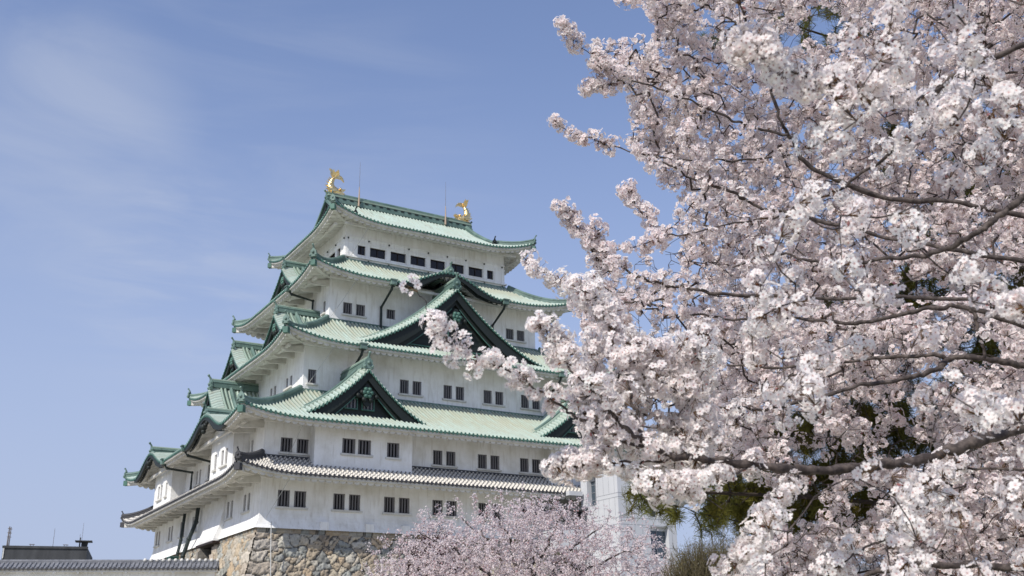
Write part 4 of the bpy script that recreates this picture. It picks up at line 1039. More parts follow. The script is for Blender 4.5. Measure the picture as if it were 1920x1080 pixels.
def flowers(mb, C, N, R, q, detail, tint, m=0):
    """five-petalled flowers at C facing N with radius R. tint (n,3)"""
    n = len(C)
    if n == 0: return
    a, b_ = frames(N, q)
    if detail:
        pt = np.array([(.08, 0, 0), (.42, .32, .12), (.82, .34, .20), (.97, .10, .17), (.87, 0, .17), (.97, -.10, .17), (.82, -.34, .20), (.42, -.32, .12)])
        pt = pt[[0, 1, 2, 3, 4, 5, 6, 7]]
    else:
        pt = np.array([(.04, 0, 0), (.66, .44, .15), (1.02, 0, .16), (.66, -.44, .15)])
    kp = len(pt); V = []; cup = q.uniform(.5, 2.0, n)
    for i in range(5):
        an = i*2*math.pi/5; ca, sa = math.cos(an), math.sin(an)
        X = pt[:, 0]*ca-pt[:, 1]*sa; Y = pt[:, 0]*sa+pt[:, 1]*ca; Z = pt[:, 2]
        rr = q.uniform(.85, 1.1, (n, 1, 1))*R[:, None, None]
        V.append(C[:, None]+(a[:, None]*X[None, :, None]+b_[:, None]*Y[None, :, None])*rr+N[:, None]*(Z[None, :, None]*rr*cup[:, None, None]))
    V = np.stack(V, 1)                                # n,5,kp,3
    base = (np.arange(n*5)*kp)[:, None]+np.arange(kp)[None]
    col = np.ones((n, 5, kp, 4)); col[..., :3] = tint[:, None, None]*q.uniform(.95, 1.03, (n, 5, 1, 1))
    col[:, :, 0, :3] *= np.array([.92, .80, .82])     # petals redden toward the eye of the flower
    mb.add(V.reshape(-1, 3), base, m, sm=False, col=col.reshape(-1, 4))
    # eye of the flower
    k5 = np.arange(5)*2*math.pi/5
    rr = (R*.13)[:, None, None]
    E_ = C[:, None]+(a[:, None]*np.cos(k5)[None, :, None]+b_[:, None]*np.sin(k5)[None, :, None])*rr+N[:, None]*R[:, None, None]*.10
    cc = np.ones((n, 5, 4)); cc[..., :3] = np.array([.50, .26, .22])*q.uniform(.6, 1.6, (n, 1, 1))
    mb.add(E_.reshape(-1, 3), (np.arange(n)*5)[:, None]+np.arange(5)[None], m, col=cc.reshape(-1, 4))
def buds(mb, C, N, ln, q, colr, m=0):
    n = len(C)
    if n == 0: return
    a, b_ = frames(N, q); w = ln*.26
    V = np.stack([C, C+N*(ln*.55)[:, None]+a*w[:, None], C+N*(ln*.55)[:, None]-a*w[:, None]*.5+b_*w[:, None]*.86, C+N*(ln*.55)[:, None]-a*w[:, None]*.5-b_*w[:, None]*.86, C+N*ln[:, None]], 1)
    f = np.array([(0, 2, 1), (0, 3, 2), (0, 1, 3), (4, 1, 2), (4, 2, 3), (4, 3, 1)])
    cc = np.ones((n, 5, 4)); cc[..., :3] = colr[:, None]
    mb.add(V.reshape(-1, 3), ((np.arange(n)*5)[:, None, None]+f[None]).reshape(-1, 3), m, col=cc.reshape(-1, 4))
def unit(v): return v/(np.linalg.norm(v, axis=-1)[..., None]+1e-9)

class Grow:
    def __init__(s): s.P = []; s.par = []; s.rad = []; s.tw = []; s.limbs = []
    def limb(s, pts, r0, r1, parent=-1, twig=0):
        ids = []
        for i, p in enumerate(pts):
            s.P.append(p); s.par.append(parent if i == 0 else ids[-1]); s.rad.append(r0+(r1-r0)*i/max(1, len(pts)-1)); s.tw.append(twig); ids.append(len(s.P)-1)
        if twig == 0: s.limbs.append((parent, ids, r0, r1))
        return ids
    def nearest(s, p):
        d = np.linalg.norm(np.array(s.P)-p, axis=1); return int(d.argmin())
    def colonise(s, att, q, step=.06, curve=.22, r=.0017, maxlen=1.2):
        """join every attractor to its nearest point of the growing tree, nearest first"""
        cap = len(s.P)+len(att)*40; X = np.zeros((cap, 3)); n = len(s.P); X[:n] = np.array(s.P)
        att = np.array(att); dm = np.full(len(att), 9e9); im = np.zeros(len(att), int)
        for i in range(0, n, 400):
            dd = np.linalg.norm(att[:, None]-X[None, i:min(i+400, n)], axis=2); j = dd.argmin(1); v = dd[np.arange(len(att)), j]
            k = v < dm; dm[k] = v[k]; im[k] = j[k]+i
        alive = np.ones(len(att), bool); tips = []
        for _ in range(len(att)):
            c_ = np.where(alive, dm, 9e9).argmin(); alive[c_] = False
            if dm[c_] > maxlen: break
            p0 = X[im[c_]]; p1 = att[c_]; ln = np.linalg.norm(p1-p0); k = max(1, int(ln/step))
            pd = p0-X[s.par[im[c_]]] if s.par[im[c_]] >= 0 else p1-p0
            pd = pd/(np.linalg.norm(pd)+1e-9); pm = p0+(pd*.32+(p1-p0)/(ln+1e-9)*.68)*ln*.45+q.normal(size=3)*ln*curve*.2
            pr = im[c_]; first = n
            for i in range(1, k+1):
                t_ = i/k; p = p0*(1-t_)**2+pm*2*t_*(1-t_)+p1*t_*t_+q.normal(size=3)*.003
                X[n] = p; s.P.append(p); s.par.append(pr); s.rad.append(r); s.tw.append(1); pr = n; n += 1
            tips.append(n-1)
            idx = np.where(alive)[0]
            if len(idx):
                dd = np.linalg.norm(att[idx][:, None]-X[None, first:n], axis=2); j = dd.argmin(1); v = dd[np.arange(len(idx)), j]
                kk = v < dm[idx]; dm[idx[kk]] = v[kk]; im[idx[kk]] = j[kk]+first
        return tips
    def finish(s, e=3.0):
        P = np.array(s.P); par = np.array(s.par); base = np.array(s.rad); acc = np.zeros(len(P)); R = base.copy()
        for i in range(len(P)-1, -1, -1):
            R[i] = base[i] if s.tw[i] == 0 else max(base[i], acc[i]**(1/e) if acc[i] > 0 else 0)
            if par[i] >= 0: acc[par[i]] += R[i]**e*.97
        return P, par, R
def tree_mesh(name, P, par, R, mats, parent, n=6, off=None, g=None):
    mb = MB(); O = np.zeros(3) if off is None else off
    tw = np.ones(len(P), int) if g is None else np.array(g.tw)
    i = np.where((par >= 0) & (tw == 1))[0]
    if g is not None:
        q = np.random.default_rng(5)
        for (pp, ids, r0, r1) in g.limbs:
            path = P[([pp] if pp >= 0 else [])+ids]-O; k = len(path); rr = np.linspace(r0, r1, k)
            f = 3; tt = np.linspace(0, k-1, (k-1)*f+1); pf = np.stack([np.interp(tt, np.arange(k), path[:, c]) for c in range(3)], 1)
            w = np.ones(len(pf)); 
            for _ in range(2): pf[1:-1] = (pf[:-2]+2*pf[1:-1]+pf[2:])/4
            rf = np.interp(tt, np.arange(k), rr)*(1+.10*np.convolve(q.normal(size=len(pf)+4), np.ones(5)/2.2, 'valid'))
            mb.tube(pf, np.maximum(rf, r1*.8), 10 if r0 > .008 else 6, 0)
    big = R[i] > .012
    rp_ = np.minimum(R[par[i]], R[i]*1.35)
    for sel, nn in ((big, 9), (~big, 5)):
        j = i[sel]
        seg_tubes(mb, P[par[j]]-O, P[j]-O, rp_[sel], R[j], 0, nn)
    return mb.build(name, mats, parent)

def px_poly(poly, P):
    x, y = P[:, 0], P[:, 1]; ins = np.zeros(len(P), bool); n = len(poly)
    for i in range(n):
        x0, y0 = poly[i]; x1, y1 = poly[(i+1) % n]
        c_ = ((y0 > y) != (y1 > y)) & (x < (x1-x0)*(y-y0)/((y1-y0) or 1e-9)+x0); ins ^= c_
    return ins
def to_px(P):
    d = P-CAM; z = d@FW; return np.stack([960+FPX*(d@RT)/z, 540-FPX*(d@UP)/z], 1)

at_px = at
def cherry(spec, polys, name, label, trunk_px, seed, n_att, depth_fn, dens_fn, sleeve, fl_size=.0162, per=(14, 26), ds=1.2):
    q = np.random.default_rng(seed)
    g = Grow()
    at = lambda x_, y_, d_: at_px(x_, y_, d_*ds)
    tx = at(*trunk_px); base = np.array([tx[0], tx[1], -11.05])
    tp = smooth_path([base, base+(tx-base)*.4+np.array([.12, .1, 0]), tx], 8)
    ids = g.limb(tp, .21, .12)
    start = {}
    for key, par_key, pts, r0, r1 in spec:
        W_ = smooth_path([at(*p) for p in pts], 7)
        if par_key is None:
            j = ids[-1 - int(q.integers(0, 6))]; pj = np.array(g.P[j]); mid = (pj+W_[0])/2+np.array([0, 0, .12])
            W_ = np.concatenate([smooth_path([pj, mid, W_[0]], 6)[1:-1], W_]); pr = j
        else:
            P_ = np.array([g.P[k] for k in start[par_key]]); pr = start[par_key][int(np.linalg.norm(P_-W_[0], axis=1).argmin())]
        W_ = W_+q.normal(size=W_.shape)*.006
        start[key] = g.limb(W_, r0, r1, pr)
    # attractors through the crown
    att = []
    while len(att) < n_att:
        c_ = np.stack([q.uniform(800, 2080, 4000), q.uniform(-150, 1160, 4000)], 1)
        ok = np.zeros(len(c_), bool)
        for po in polys: ok |= px_poly(po, c_)
        ok &= q.uniform(size=len(c_)) < dens_fn(c_)
        c_ = c_[ok]; dd = depth_fn(c_, q)
        att += [at(x_, y_, d_) for (x_, y_), d_ in zip(c_, dd)]
    att = np.array(att[:n_att])
    g.colonise(att, q)
    P, par, R = g.finish()
    root = empty(name, base); tag(root, label, 'tree')
    tree_mesh('branches', P, par, R, [MBK], root, off=base, g=g)
    # blossom clusters along the thin wood
    i = np.where((par >= 0) & (R < .0095))[0]
    px = to_px(P[i]); vis = (px[:, 0] < 2060) & (px[:, 1] > -140) & (px[:, 1] < 1200)
    i = i[vis]; px = px[vis]
    pr = sleeve(px, q)
    lim = np.array(g.tw)[i] == 0; pr = np.where(lim & (pr > 0), np.where(R[i] < .0042, .85, .30), pr)
    i = i[q.uniform(size=len(i)) < pr]
    C = P[i]; N_ = len(C)
    print(name, 'nodes', len(P), 'clusters', N_)
    k = q.integers(per[0], per[1]+1, N_); small = to_px(C)[:, 0] < 1040; k = np.where(small, np.maximum(5, k*6//10), k); ci = np.repeat(np.arange(N_), k)
    cdir = unit(P[i]-P[par[i]]); side = unit(q.normal(size=(N_, 3))+np.array([0, 0, .35])); cc = C+side*.030
    nv = unit(unit(q.normal(size=(len(ci), 3)))+side[ci]*.35)
    rad = q.uniform(.026, .052, len(ci))*(q.uniform(.75, 1.25, N_)*np.where(small, .82, 1.0))[ci]
    FC = cc[ci]+nv*rad[:, None]
    nv = unit(nv+q.normal(size=nv.shape)*.28)
    tint = np.array([.935, .905, .875])*q.uniform(.94, 1.04, (N_, 1)); pk = q.uniform(0, 1, (N_, 1)); tint = tint*(1-pk*np.array([[.0, .035, .022]]))
    fR = fl_size*q.uniform(.85, 1.15, len(ci))
    dist = np.linalg.norm(FC-CAM, axis=1)
    near = dist < 5.6
    mb = MB(); T_ = np.clip(tint[ci], 0, .95)
    flowers(mb, FC[near]-base, nv[near], fR[near], q, True, T_[near]); flowers(mb, FC[~near]-base, nv[~near], fR[~near]*1.02, q, False, T_[~near])
    mb.build('blossoms', [MPET], root)
    # buds, calyces and young bronze leaves
    mb = MB(); kb = np.repeat(np.arange(N_), q.integers(0, 3, N_)); nb = unit(q.normal(size=(len(kb), 3))+side[kb]*.3)
    cb = np.where(q.uniform(size=(len(kb), 1)) < .55, np.array([[.20, .085, .05]]), np.array([[.50, .26, .25]]))*q.uniform(.6, 1.3, (len(kb), 1))
    buds(mb, C[kb]+nb*.012-base, nb, q.uniform(.010, .024, len(kb)), q, cb)
    # flower stalks
    st = q.choice(len(ci), len(ci)//2, replace=False)
    seg_tubes(mb, C[ci[st]]-base, FC[st]-base, np.full(len(st), .0011), np.full(len(st), .0009), 0, 3, col=np.tile(np.array([[.22, .13, .06, 1.]]), (len(st), 1)))
    mb.build('buds', [MPET], root)
    return root

POLY = [(1205, -150), (1200, 0), (1240, 70), (1100, 85), (1130, 120), (1190, 180), (1185, 270), (1235, 330), (1290, 370), (1290, 420), (1240, 470), (1130, 500), (1075, 545), (1100, 640), (1090, 690), (1060, 715), (1075, 760), (1100, 790), (1110, 830), (1075, 860), (1075, 880), (1180, 865), (1240, 880), (1290, 925), (1330, 900), (1400, 880), (1440, 930), (1410, 1000), (1385, 1050), (1410, 1160), (2080, 1160), (2080, -150)]
SPEC = [
 # key, parent, [(px,py,dist)...], r0, r1
 ('limb', None, [(2040, 745, 4.3), (1940, 790, 4.15), (1840, 828, 4.0), (1740, 858, 3.9), (1650, 875, 3.8), (1560, 881, 3.7), (1480, 879, 3.6), (1400, 872, 3.5), (1312, 857, 3.4), (1270, 857, 3.35), (1220, 837, 3.3), (1172, 808, 3.25), (1147, 777, 3.2), (1130, 752, 3.2), (1100, 720, 3.2)], .029, .005),
 ('reach', 'limb', [(1225, 840, 3.3), (1160, 825, 3.28), (1107, 797, 3.25), (1062, 770, 3.25), (1022, 740, 3.22), (965, 702, 3.2), (905, 680, 3.2), (862, 655, 3.2), (828, 622, 3.2), (817, 612, 3.2)], .006, .0016),
 ('reachtip', 'reach', [(817, 612, 3.2), (800, 575, 3.2), (785, 546, 3.2)], .002, .0012),
 ('up1', 'limb', [(1200, 822, 3.3), (1190, 760, 3.35), (1179, 715, 3.4), (1150, 648, 3.45), (1135, 602, 3.5), (1120, 565, 3.5), (1090, 545, 3.5)], .007, .002),
 ('up2', 'limb', [(1110, 735, 3.2), (1065, 682, 3.25), (1050, 655, 3.3), (1030, 625, 3.3), (1012, 610, 3.3)], .005, .0016),
 ('low0', 'limb', [(1310, 858, 3.4), (1240, 864, 3.35), (1160, 866, 3.3), (1100, 872, 3.3), (1060, 874, 3.3), (1035, 872, 3.3)], .006, .0016),
 ('low1', 'limb', [(1410, 873, 3.5), (1360, 895, 3.4), (1310, 915, 3.3), (1260, 920, 3.25), (1225, 905, 3.2)], .006, .002),
 ('drop1', 'limb', [(1500, 882, 3.6), (1467, 918, 3.5), (1447, 955, 3.45), (1430, 1000, 3.4), (1400, 1045, 3.4), (1365, 1060, 3.4)], .006, .0018),
 ('drop2', 'limb', [(1800, 842, 4.0), (1770, 897, 3.8), (1730, 947, 3.7), (1690, 982, 3.6), (1647, 1017, 3.5), (1587, 1047, 3.4), (1550, 1080, 3.4)], .008, .003),
 ('thick', None, [(2020, 300, 4.6), (1925, 365, 4.5), (1877, 405, 4.45), (1840, 430, 4.4), (1785, 460, 4.4), (1690, 485, 4.5), (1600, 492, 4.6), (1530, 490, 4.7), (1450, 475, 4.8), (1380, 500, 4.8)], .022, .004),
 ('top', None, [(2020, 50, 3.6), (1920, 85, 3.5), (1830, 122, 3.5), (1765, 160, 3.5), (1745, 200, 3.5), (1700, 255, 3.5), (1610, 330, 3.6), (1560, 365, 3.6), (1520, 370, 3.6)], .014, .004),
 ('topleft', None, [(2000, 420, 6.2), (1800, 380, 6.1), (1650, 370, 6.0), (1515, 308, 5.9), (1492, 268, 5.9), (1465, 228, 5.8), (1440, 150, 5.8), (1400, 50, 5.8), (1385, -20, 5.8)], .022, .006),
 ('long', 'topleft', [(1475, 255, 5.8), (1430, 243, 5.8), (1375, 225, 5.8), (1287, 185, 5.7), (1200, 155, 5.6), (1145, 132, 5.6), (1120, 115, 5.6)], .010, .003),
 ('longtip', 'long', [(1130, 122, 5.6), (1085, 85, 5.6), (1066, 65, 5.6), (1052, 46, 5.6)], .003, .0015),
 ('longlow', 'long', [(1170, 147, 5.6), (1140, 158, 5.6), (1118, 162, 5.6), (1102, 160, 5.6)], .003, .0015),
 ('left2', 'topleft', [(1500, 290, 5.9), (1400, 300, 5.9), (1300, 300, 5.9), (1180, 285, 5.9), (1115, 262, 5.9), (1070, 247, 5.9), (1035, 229, 5.9)], .008, .0015),
 ('topb', 'topleft', [(1405, 60, 5.8), (1350, 25, 5.8), (1312, 0, 5.8), (1250, -30, 5.8), (1200, -10, 5.8), (1170, 5, 5.8)], .007, .0015),
 ('mid', None, [(2000, 500, 5.6), (1800, 470, 5.6), (1600, 430, 5.6), (1480, 400, 5.6), (1415, 385, 5.6), (1367, 357, 5.5), (1305, 340, 5.5), (1257, 310, 5.5), (1215, 300, 5.5)], .018, .004),
 ('midup', 'mid', [(1340, 352, 5.5), (1320, 310, 5.5), (1300, 275, 5.5), (1290, 240, 5.5)], .004, .002),
 ('sparse', 'mid', [(1470, 405, 5.4), (1380, 420, 5.3), (1257, 440, 5.2), (1220, 455, 5.1), (1152, 470, 5.0), (1120, 485, 5.0)], .006, .0016),
 ('sparse2', None, [(2000, 560, 5.2), (1750, 560, 5.1), (1500, 560, 5.0), (1350, 550, 4.9), (1267, 537, 4.9), (1225, 530, 4.8), (1175, 507, 4.8), (1120, 485, 4.8), (1105, 455, 4.8), (1082, 420, 4.8), (1055, 377, 4.8)], .014, .0016),
 ('sparse3', 'sparse2', [(1120, 520, 4.8), (1118, 485, 4.8), (1116, 445, 4.8), (1120, 430, 4.8)], .003, .0016),
 ('tipl', 'sparse2', [(1150, 500, 4.8), (1090, 545, 4.6), (1050, 525, 4.6), (1015, 508, 4.6), (988, 486, 4.6)], .003, .0014),
 ('sparse4', 'mid', [(1330, 350, 5.5), (1250, 430, 5.3), (1205, 400, 5.3), (1180, 365, 5.3), (1175, 350, 5.3)], .004, .0016),
 ('five', None, [(2000, 640, 5.0), (1825, 580, 5.0), (1752, 577, 5.0), (1665, 595, 5.0), (1582, 607, 5.0), (1465, 595, 5.0), (1380, 600, 5.0), (1300, 590, 5.0), (1240, 600, 5.0)], .017, .004),
 ('fivev', 'five', [(1822, 580, 5.0), (1835, 620, 5.0), (1850, 672, 5.0)], .01, .009),
 ('six', None, [(2020, 700, 5.3), (1920, 685, 5.3), (1850, 672, 5.2), (1782, 672, 5.2), (1752, 695, 5.1), (1690, 712, 5.0), (1600, 725, 4.9), (1515, 750, 4.8), (1440, 767, 4.7), (1390, 765, 4.6), (1310, 760, 4.5)], .022, .005),
 ('sixb', 'six', [(1782, 672, 5.2), (1740, 667, 5.2), (1652, 672, 5.3), (1560, 680, 5.3), (1450, 690, 5.3), (1350, 680, 5.3), (1280, 660, 5.3)], .013, .004),
 ('lowR', None, [(2020, 1060, 5.2), (1900, 1065, 5.2), (1800, 1060, 5.1), (1700, 1060, 5.0), (1620, 1080, 5.0)], .03, .012),
 ('lowR2', None, [(2020, 880, 4.6), (1900, 880, 4.6), (1820, 880, 4.6), (1760, 895, 4.6), (1700, 930, 4.6)], .01, .003),
 ('near1', 'top', [(1765, 160, 3.5), (1690, 190, 3.1), (1620, 170, 2.9), (1560, 160, 2.8), (1490, 140, 2.75), (1420, 100, 2.7), (1400, 80, 2.7)], .005, .002),
 ('near2', 'top', [(1830, 122, 3.5), (1800, 200, 3.1), (1790, 235, 3.0)], .004, .002),
 ('near3', None, [(2010, 560, 3.0), (1960, 590, 2.8), (1915, 580, 2.6)], .004, .002),
]
HOLES = [(1545, 45, 50, 38, .05), (1490, 80, 26, 20, .1), (1215, 500, 85, 45, .40), (1230, 610, 55, 40, .35), (1340, 50, 40, 30, .5), (1500, 950, 60, 45, .12), (1680, 780, 70, 40, .25), (1500, 790, 40, 30, .3), (1560, 860, 90, 40, .2), (1720, 545, 70, 30, .2), (1840, 650, 50, 35, .15), (1430, 920, 50, 40, .3), (1620, 940, 40, 40, .3), (1700, 840, 70, 30, .25), (1900, 540, 40, 50, .35), (1680, 240, 25, 20, .2), (1290, 560, 30, 30, .5), (1760, 700, 80, 40, .45), (1600, 1060, 80, 25, .3), (1340, 990, 80, 60, .05), (1230, 770, 60, 40, .45), (1190, 850, 70, 30, .5), (1130, 690, 30, 40, .4)]
def dens(c_):
    d = np.full(len(c_), .9)
    for hx, hy, rx, ry, v in HOLES:
        r_ = ((c_[:, 0]-hx)/rx)**2+((c_[:, 1]-hy)/ry)**2
        d = np.minimum(d, v+(1-v)*np.clip(r_-.5, 0, 1))
    return d
def depth_front(c_, q):
    x, y = c_[:, 0], c_[:, 1]
    left = np.clip((1300-x)/200, 0, 1)
    base = np.where(y < 380, 6.4, np.where(y < 560, 6.0, 5.4)); base = np.where((y > 640) & (x < 1330), 3.4, base)
    sp_ = np.abs(q.normal(size=len(x)))*.6*(1-.6*left)
    far = (q.uniform(size=len(x)) < .55) & (x > 1330); near = (q.uniform(size=len(x)) < .012) & (x > 1380)
    d = base+sp_; d = np.where(far, base+q.uniform(.8, 3.4, len(x)), d); d = np.where(near, q.uniform(2.6, 3.2, len(x)), d)
    return np.clip(d, 2.5, 9)
def sleeve_front(px, q):
    p = .52*np.ones(len(px)); p *= np.clip(dens(px)/.9, .12, 1)
    bare = (px[:, 0] < 815) & (px[:, 1] > 549) & (px[:, 1] < 610); p[bare] = 0
    sparse = (px[:, 0] > 1100) & (px[:, 0] < 1290) & (px[:, 1] > 395) & (px[:, 1] < 540); p[sparse] *= .7
    return p
cherry(SPEC, [POLY], 'cherry_tree', 'large cherry tree in full pale blossom reaching in from the right', (2330, 560, 6.0), 11, 16500, depth_front, dens, sleeve_front)

# ------------------------------------------------------------------ second cherry, behind the big one at lower right
POLY2 = [(1405, 1160), (1400, 1075), (1440, 1010), (1500, 990), (1560, 965), (1640, 985), (1720, 950), (1800, 930), (1880, 940), (2060, 900), (2060, 1160)]
SPEC2 = [('a', None, [(1960, 1160, 11.2), (1850, 1090, 11.0), (1740, 1050, 10.8), (1620, 1020, 10.6), (1520, 1010, 10.5), (1450, 1020, 10.5)], .035, .006),
         ('b', None, [(1980, 1130, 11.2), (1900, 1040, 11.2), (1820, 990, 11.2), (1740, 965, 11.2)], .03, .006),
         ('c', 'a', [(1740, 1050, 10.8), (1640, 1070, 10.4), (1540, 1080, 10.2), (1440, 1070, 10.0)], .015, .004)]
cherry(SPEC2, [POLY2], 'cherry_tree', 'smaller-blossomed cherry tree farther back at the lower right edge', (2150, 1150, 11.6), 23, 1500,
       lambda c_, q: q.uniform(9.8, 12.0, len(c_)), lambda c_: np.full(len(c_), .9), lambda px, q: .4*np.ones(len(px)), per=(10, 18), ds=1.0)

# ------------------------------------------------------------------ pine behind the blossom
def pine():
    q = np.random.default_rng(31); g = Grow()
    top = at(1900, 250, 13.0); base = np.array([top[0]+.6, top[1]+.4, -11.05]); top = np.array([top[0], top[1], top[2]])
    tp = smooth_path([base, base+(top-base)*.35+np.array([.2, -.1, 0]), base+(top-base)*.7+np.array([-.15, .1, 0]), top], 8)
    ids = g.limb(tp, .24, .07)
    BL = [(1186, 905, 14, 34, 8, 7.4), (1222, 940, 26, 16, 10, 7.5), (1262, 955, 22, 12, 7, 7.8), (1212, 872, 24, 8, 5, 7.8), (1270, 862, 40, 10, 9, 8.2),
          (1350, 945, 46, 46, 62, 8.6), (1400, 915, 70, 55, 130, 9), (1480, 935, 80, 62, 150, 9.4), (1570, 900, 90, 60, 170, 9.8), (1600, 800, 80, 60, 130, 10),
          (1690, 775, 90, 60, 150, 10.2), (1760, 850, 90, 60, 130, 10.5), (1500, 800, 70, 40, 90, 9.6), (1420, 830, 70, 40, 80, 9.3), (1640, 950, 80, 40, 110, 10),
          (1190, 692, 24, 22, 14, 9.5), (1238, 690, 20, 18, 11, 9.6), (1480, 35, 40, 26, 18, 11), (1605, 45, 34, 24, 16, 11), (1430, 75, 26, 22, 10, 11), (1560, 15, 40, 20, 14, 11), (1520, 80, 30, 14, 8, 11),
          (1340, 70, 30, 20, 10, 11), (1680, 242, 26, 24, 16, 11), (1720, 545, 90, 60, 170, 11.5), (1850, 570, 90, 80, 190, 11.6), (1860, 680, 90, 70, 190, 11.6), (1640, 640, 70, 50, 70, 11),
          (1560, 560, 60, 40, 40, 11.5), (1850, 350, 100, 90, 170, 12), (1750, 420, 80, 60, 60, 12), (1880, 800, 80, 80, 190, 11.5), (1780, 940, 120, 50, 150, 12.5), (1620, 700, 90, 50, 120, 11.5), (1330, 640, 40, 30, 14, 10), (1450, 640, 40, 30, 20, 10.5), (1650, 330, 40, 40, 20, 12), (1820, 130, 70, 60, 50, 12)]
    att = []
    for (x_, y_, rx, ry, n_, d_) in BL:
        c_ = np.clip(q.normal(size=(n_, 2))*.55, -1.15, 1.15)
        for a, b_ in c_: att.append(at(x_+a*rx, y_+b_*ry, d_+q.normal()*.35))
        p1 = at(x_, y_+ry*.35, d_); j = g.nearest(p1)
        if np.linalg.norm(np.array(g.P[j])-p1) > .5:
            best = min(range(len(ids)), key=lambda k: abs(g.P[ids[k]][2]+.35-p1[2])); src = ids[best] if np.linalg.norm(np.array(g.P[j])-p1) > 3.2 else j
            p0 = np.array(g.P[src]); W_ = smooth_path([p0, p0+(p1-p0)*.5+np.array([0, 0, .18]), p1], 8)[1:]
            g.limb(W_, np.linspace(0, 1, 2)[0]+(.03 if src in ids else .016), .008, src)
    tips = g.colonise(np.array(att), q, .09, .3, .004, 2.5)
    P, par, R = g.finish()
    root = empty('pine_tree', base); tag(root, 'olive-green pine tree with long needles behind the cherry blossom', 'tree')
    tree_mesh('branches', P, par, R, [MPBK], root, off=base, g=g)
    i = np.array(tips); C = P[i]; D = unit(unit(P[i]-P[par[i]])*.6+np.array([0, 0, .55])+q.normal(size=C.shape)*.25)
    k = 70; ci = np.repeat(np.arange(len(C)), k)
    nv = unit(D[ci]*.55+unit(q.normal(size=(len(ci), 3)))); ln = q.uniform(.06, .105, len(ci))
    st = C[ci]-D[ci]*q.uniform(0, .13, (len(ci), 1)); tp_ = st+nv*ln[:, None]; tp_[:, 2] -= .012
    w = np.cross(nv, unit(q.normal(size=nv.shape))); w = unit(w)*.0022
    V = np.stack([st+w, st-w, tp_-w*.35, tp_+w*.35], 1)-base
    tone = np.array([.128, .142, .040])*q.uniform(.4, 1.15, (len(C), 1)); tone = tone+q.uniform(0, 1, (len(C), 1))*np.array([.05, .025, .0])
    cc = np.ones((len(ci), 4, 4)); cc[..., :3] = (tone[ci]*q.uniform(.75, 1.2, (len(ci), 1)))[:, None]
    mb = MB(); mb.add(V.reshape(-1, 3), np.arange(len(ci)*4).reshape(-1, 4), 0, col=cc.reshape(-1, 4)); mb.build('needles', [MNDL], root)
pine()

# ------------------------------------------------------------------ farther cherry in front of the stone base
def far_cherry():
    q = np.random.default_rng(41); g = Grow(); D0 = 44.0
    c0 = at(985, 1110, D0); base = np.array([c0[0], c0[1], -11.05]); fork = np.array([c0[0], c0[1], -8.3])
    ids = g.limb(smooth_path([base, (base+fork)/2+[.1, 0, 0], fork], 4), .26, .2)
    hz = np.array([RT[0], RT[1], 0]); hz /= np.linalg.norm(hz); bk = np.array([-hz[1], hz[0], 0])
    L_ = [(-5.6, .6, 2.6), (-4.2, -1.5, 3.6), (-2.6, 1.4, 4.4), (-1.2, -1.0, 4.5), (.4, 1.2, 4.3), (1.9, -.8, 4.6), (3.4, .6, 4.0), (4.8, -.6, 3.0), (5.4, .8, 1.8), (-5.9, -.6, 1.2), (.5, -2.8, 3.0), (-3, 2.8, 3.0), (3, 2.6, 3.0)]
    for a, b_, z in L_:
        p1 = fork+hz*a+bk*b_+np.array([0, 0, z]); m_ = fork+hz*a*.42+bk*b_*.45+np.array([0, 0, z*.62])
        W_ = smooth_path([fork, m_, p1], 9)[1:]; W_ = W_+q.normal(size=W_.shape)*.05; g.limb(W_, .10, .018, ids[-1])
    att = []
    while len(att) < 5000:
        u_ = q.uniform(-1, 1, 3)
        if np.linalg.norm(u_) > 1 or u_[2] < -.25: continue
        a, b_, z = u_*np.array([6.9, 3.9, 5.1])
        lump = math.sin(a*1.15+1.0)*.45+math.sin(a*2.7+b_*1.3)*.3
        if z > 4.6+lump-1.1*(abs(a)/6)**2*2: continue
        if z < 1.0 and q.uniform() < .35: continue
        att.append(fork+hz*a+bk*b_+np.array([0, 0, z+.2]))
    for i in range(90):
        a = q.uniform(-6.3, 5.4); z = (4.75-2.4*(abs(a)/6.2)**2)+q.uniform(.1, .9); s_ = a*.10
        for k in range(3): att.append(fork+hz*(a+s_*k*.3)+bk*q.uniform(-2, 2)*0+np.array([0, 0, z-.35*(2-k)]))
    g.colonise(np.array(att), q, .13, .18, .005, 3.0)
    P, par, R = g.finish(2.6); R = np.minimum(R, .26)
    root = empty('cherry_tree', base); tag(root, 'dusty-pink cherry tree in front of the stone base, its whole crown in view', 'tree')
    mb = MB(); i = np.where(par >= 0)[0]; seg_tubes(mb, P[par[i]]-base, P[i]-base, np.minimum(R[par[i]], R[i]*1.4), R[i], 0, 5); mb.build('branches', [MBK], root)
    i = np.where((par >= 0) & (R < .022) & (P[:, 2] > -8.6))[0]
    kk = q.integers(7, 15, len(i)); ci = np.repeat(i, kk); n_ = len(ci)
    C = P[ci]+q.normal(size=(n_, 3))*.055; nv = unit(q.normal(size=(n_, 3))+np.array([0, 0, .2]))
    tint = np.array([.88, .82, .81])*q.uniform(.85, 1.08, (n_, 1)); tint = np.where(q.uniform(size=(n_, 1)) < .07, np.array([[.58, .38, .38]]), tint)
    mb = MB(); flowers(mb, C-base, nv, q.uniform(.026, .042, n_), q, False, np.clip(tint, 0, .9)); mb.build('blossoms', [MPET], root)
far_cherry()

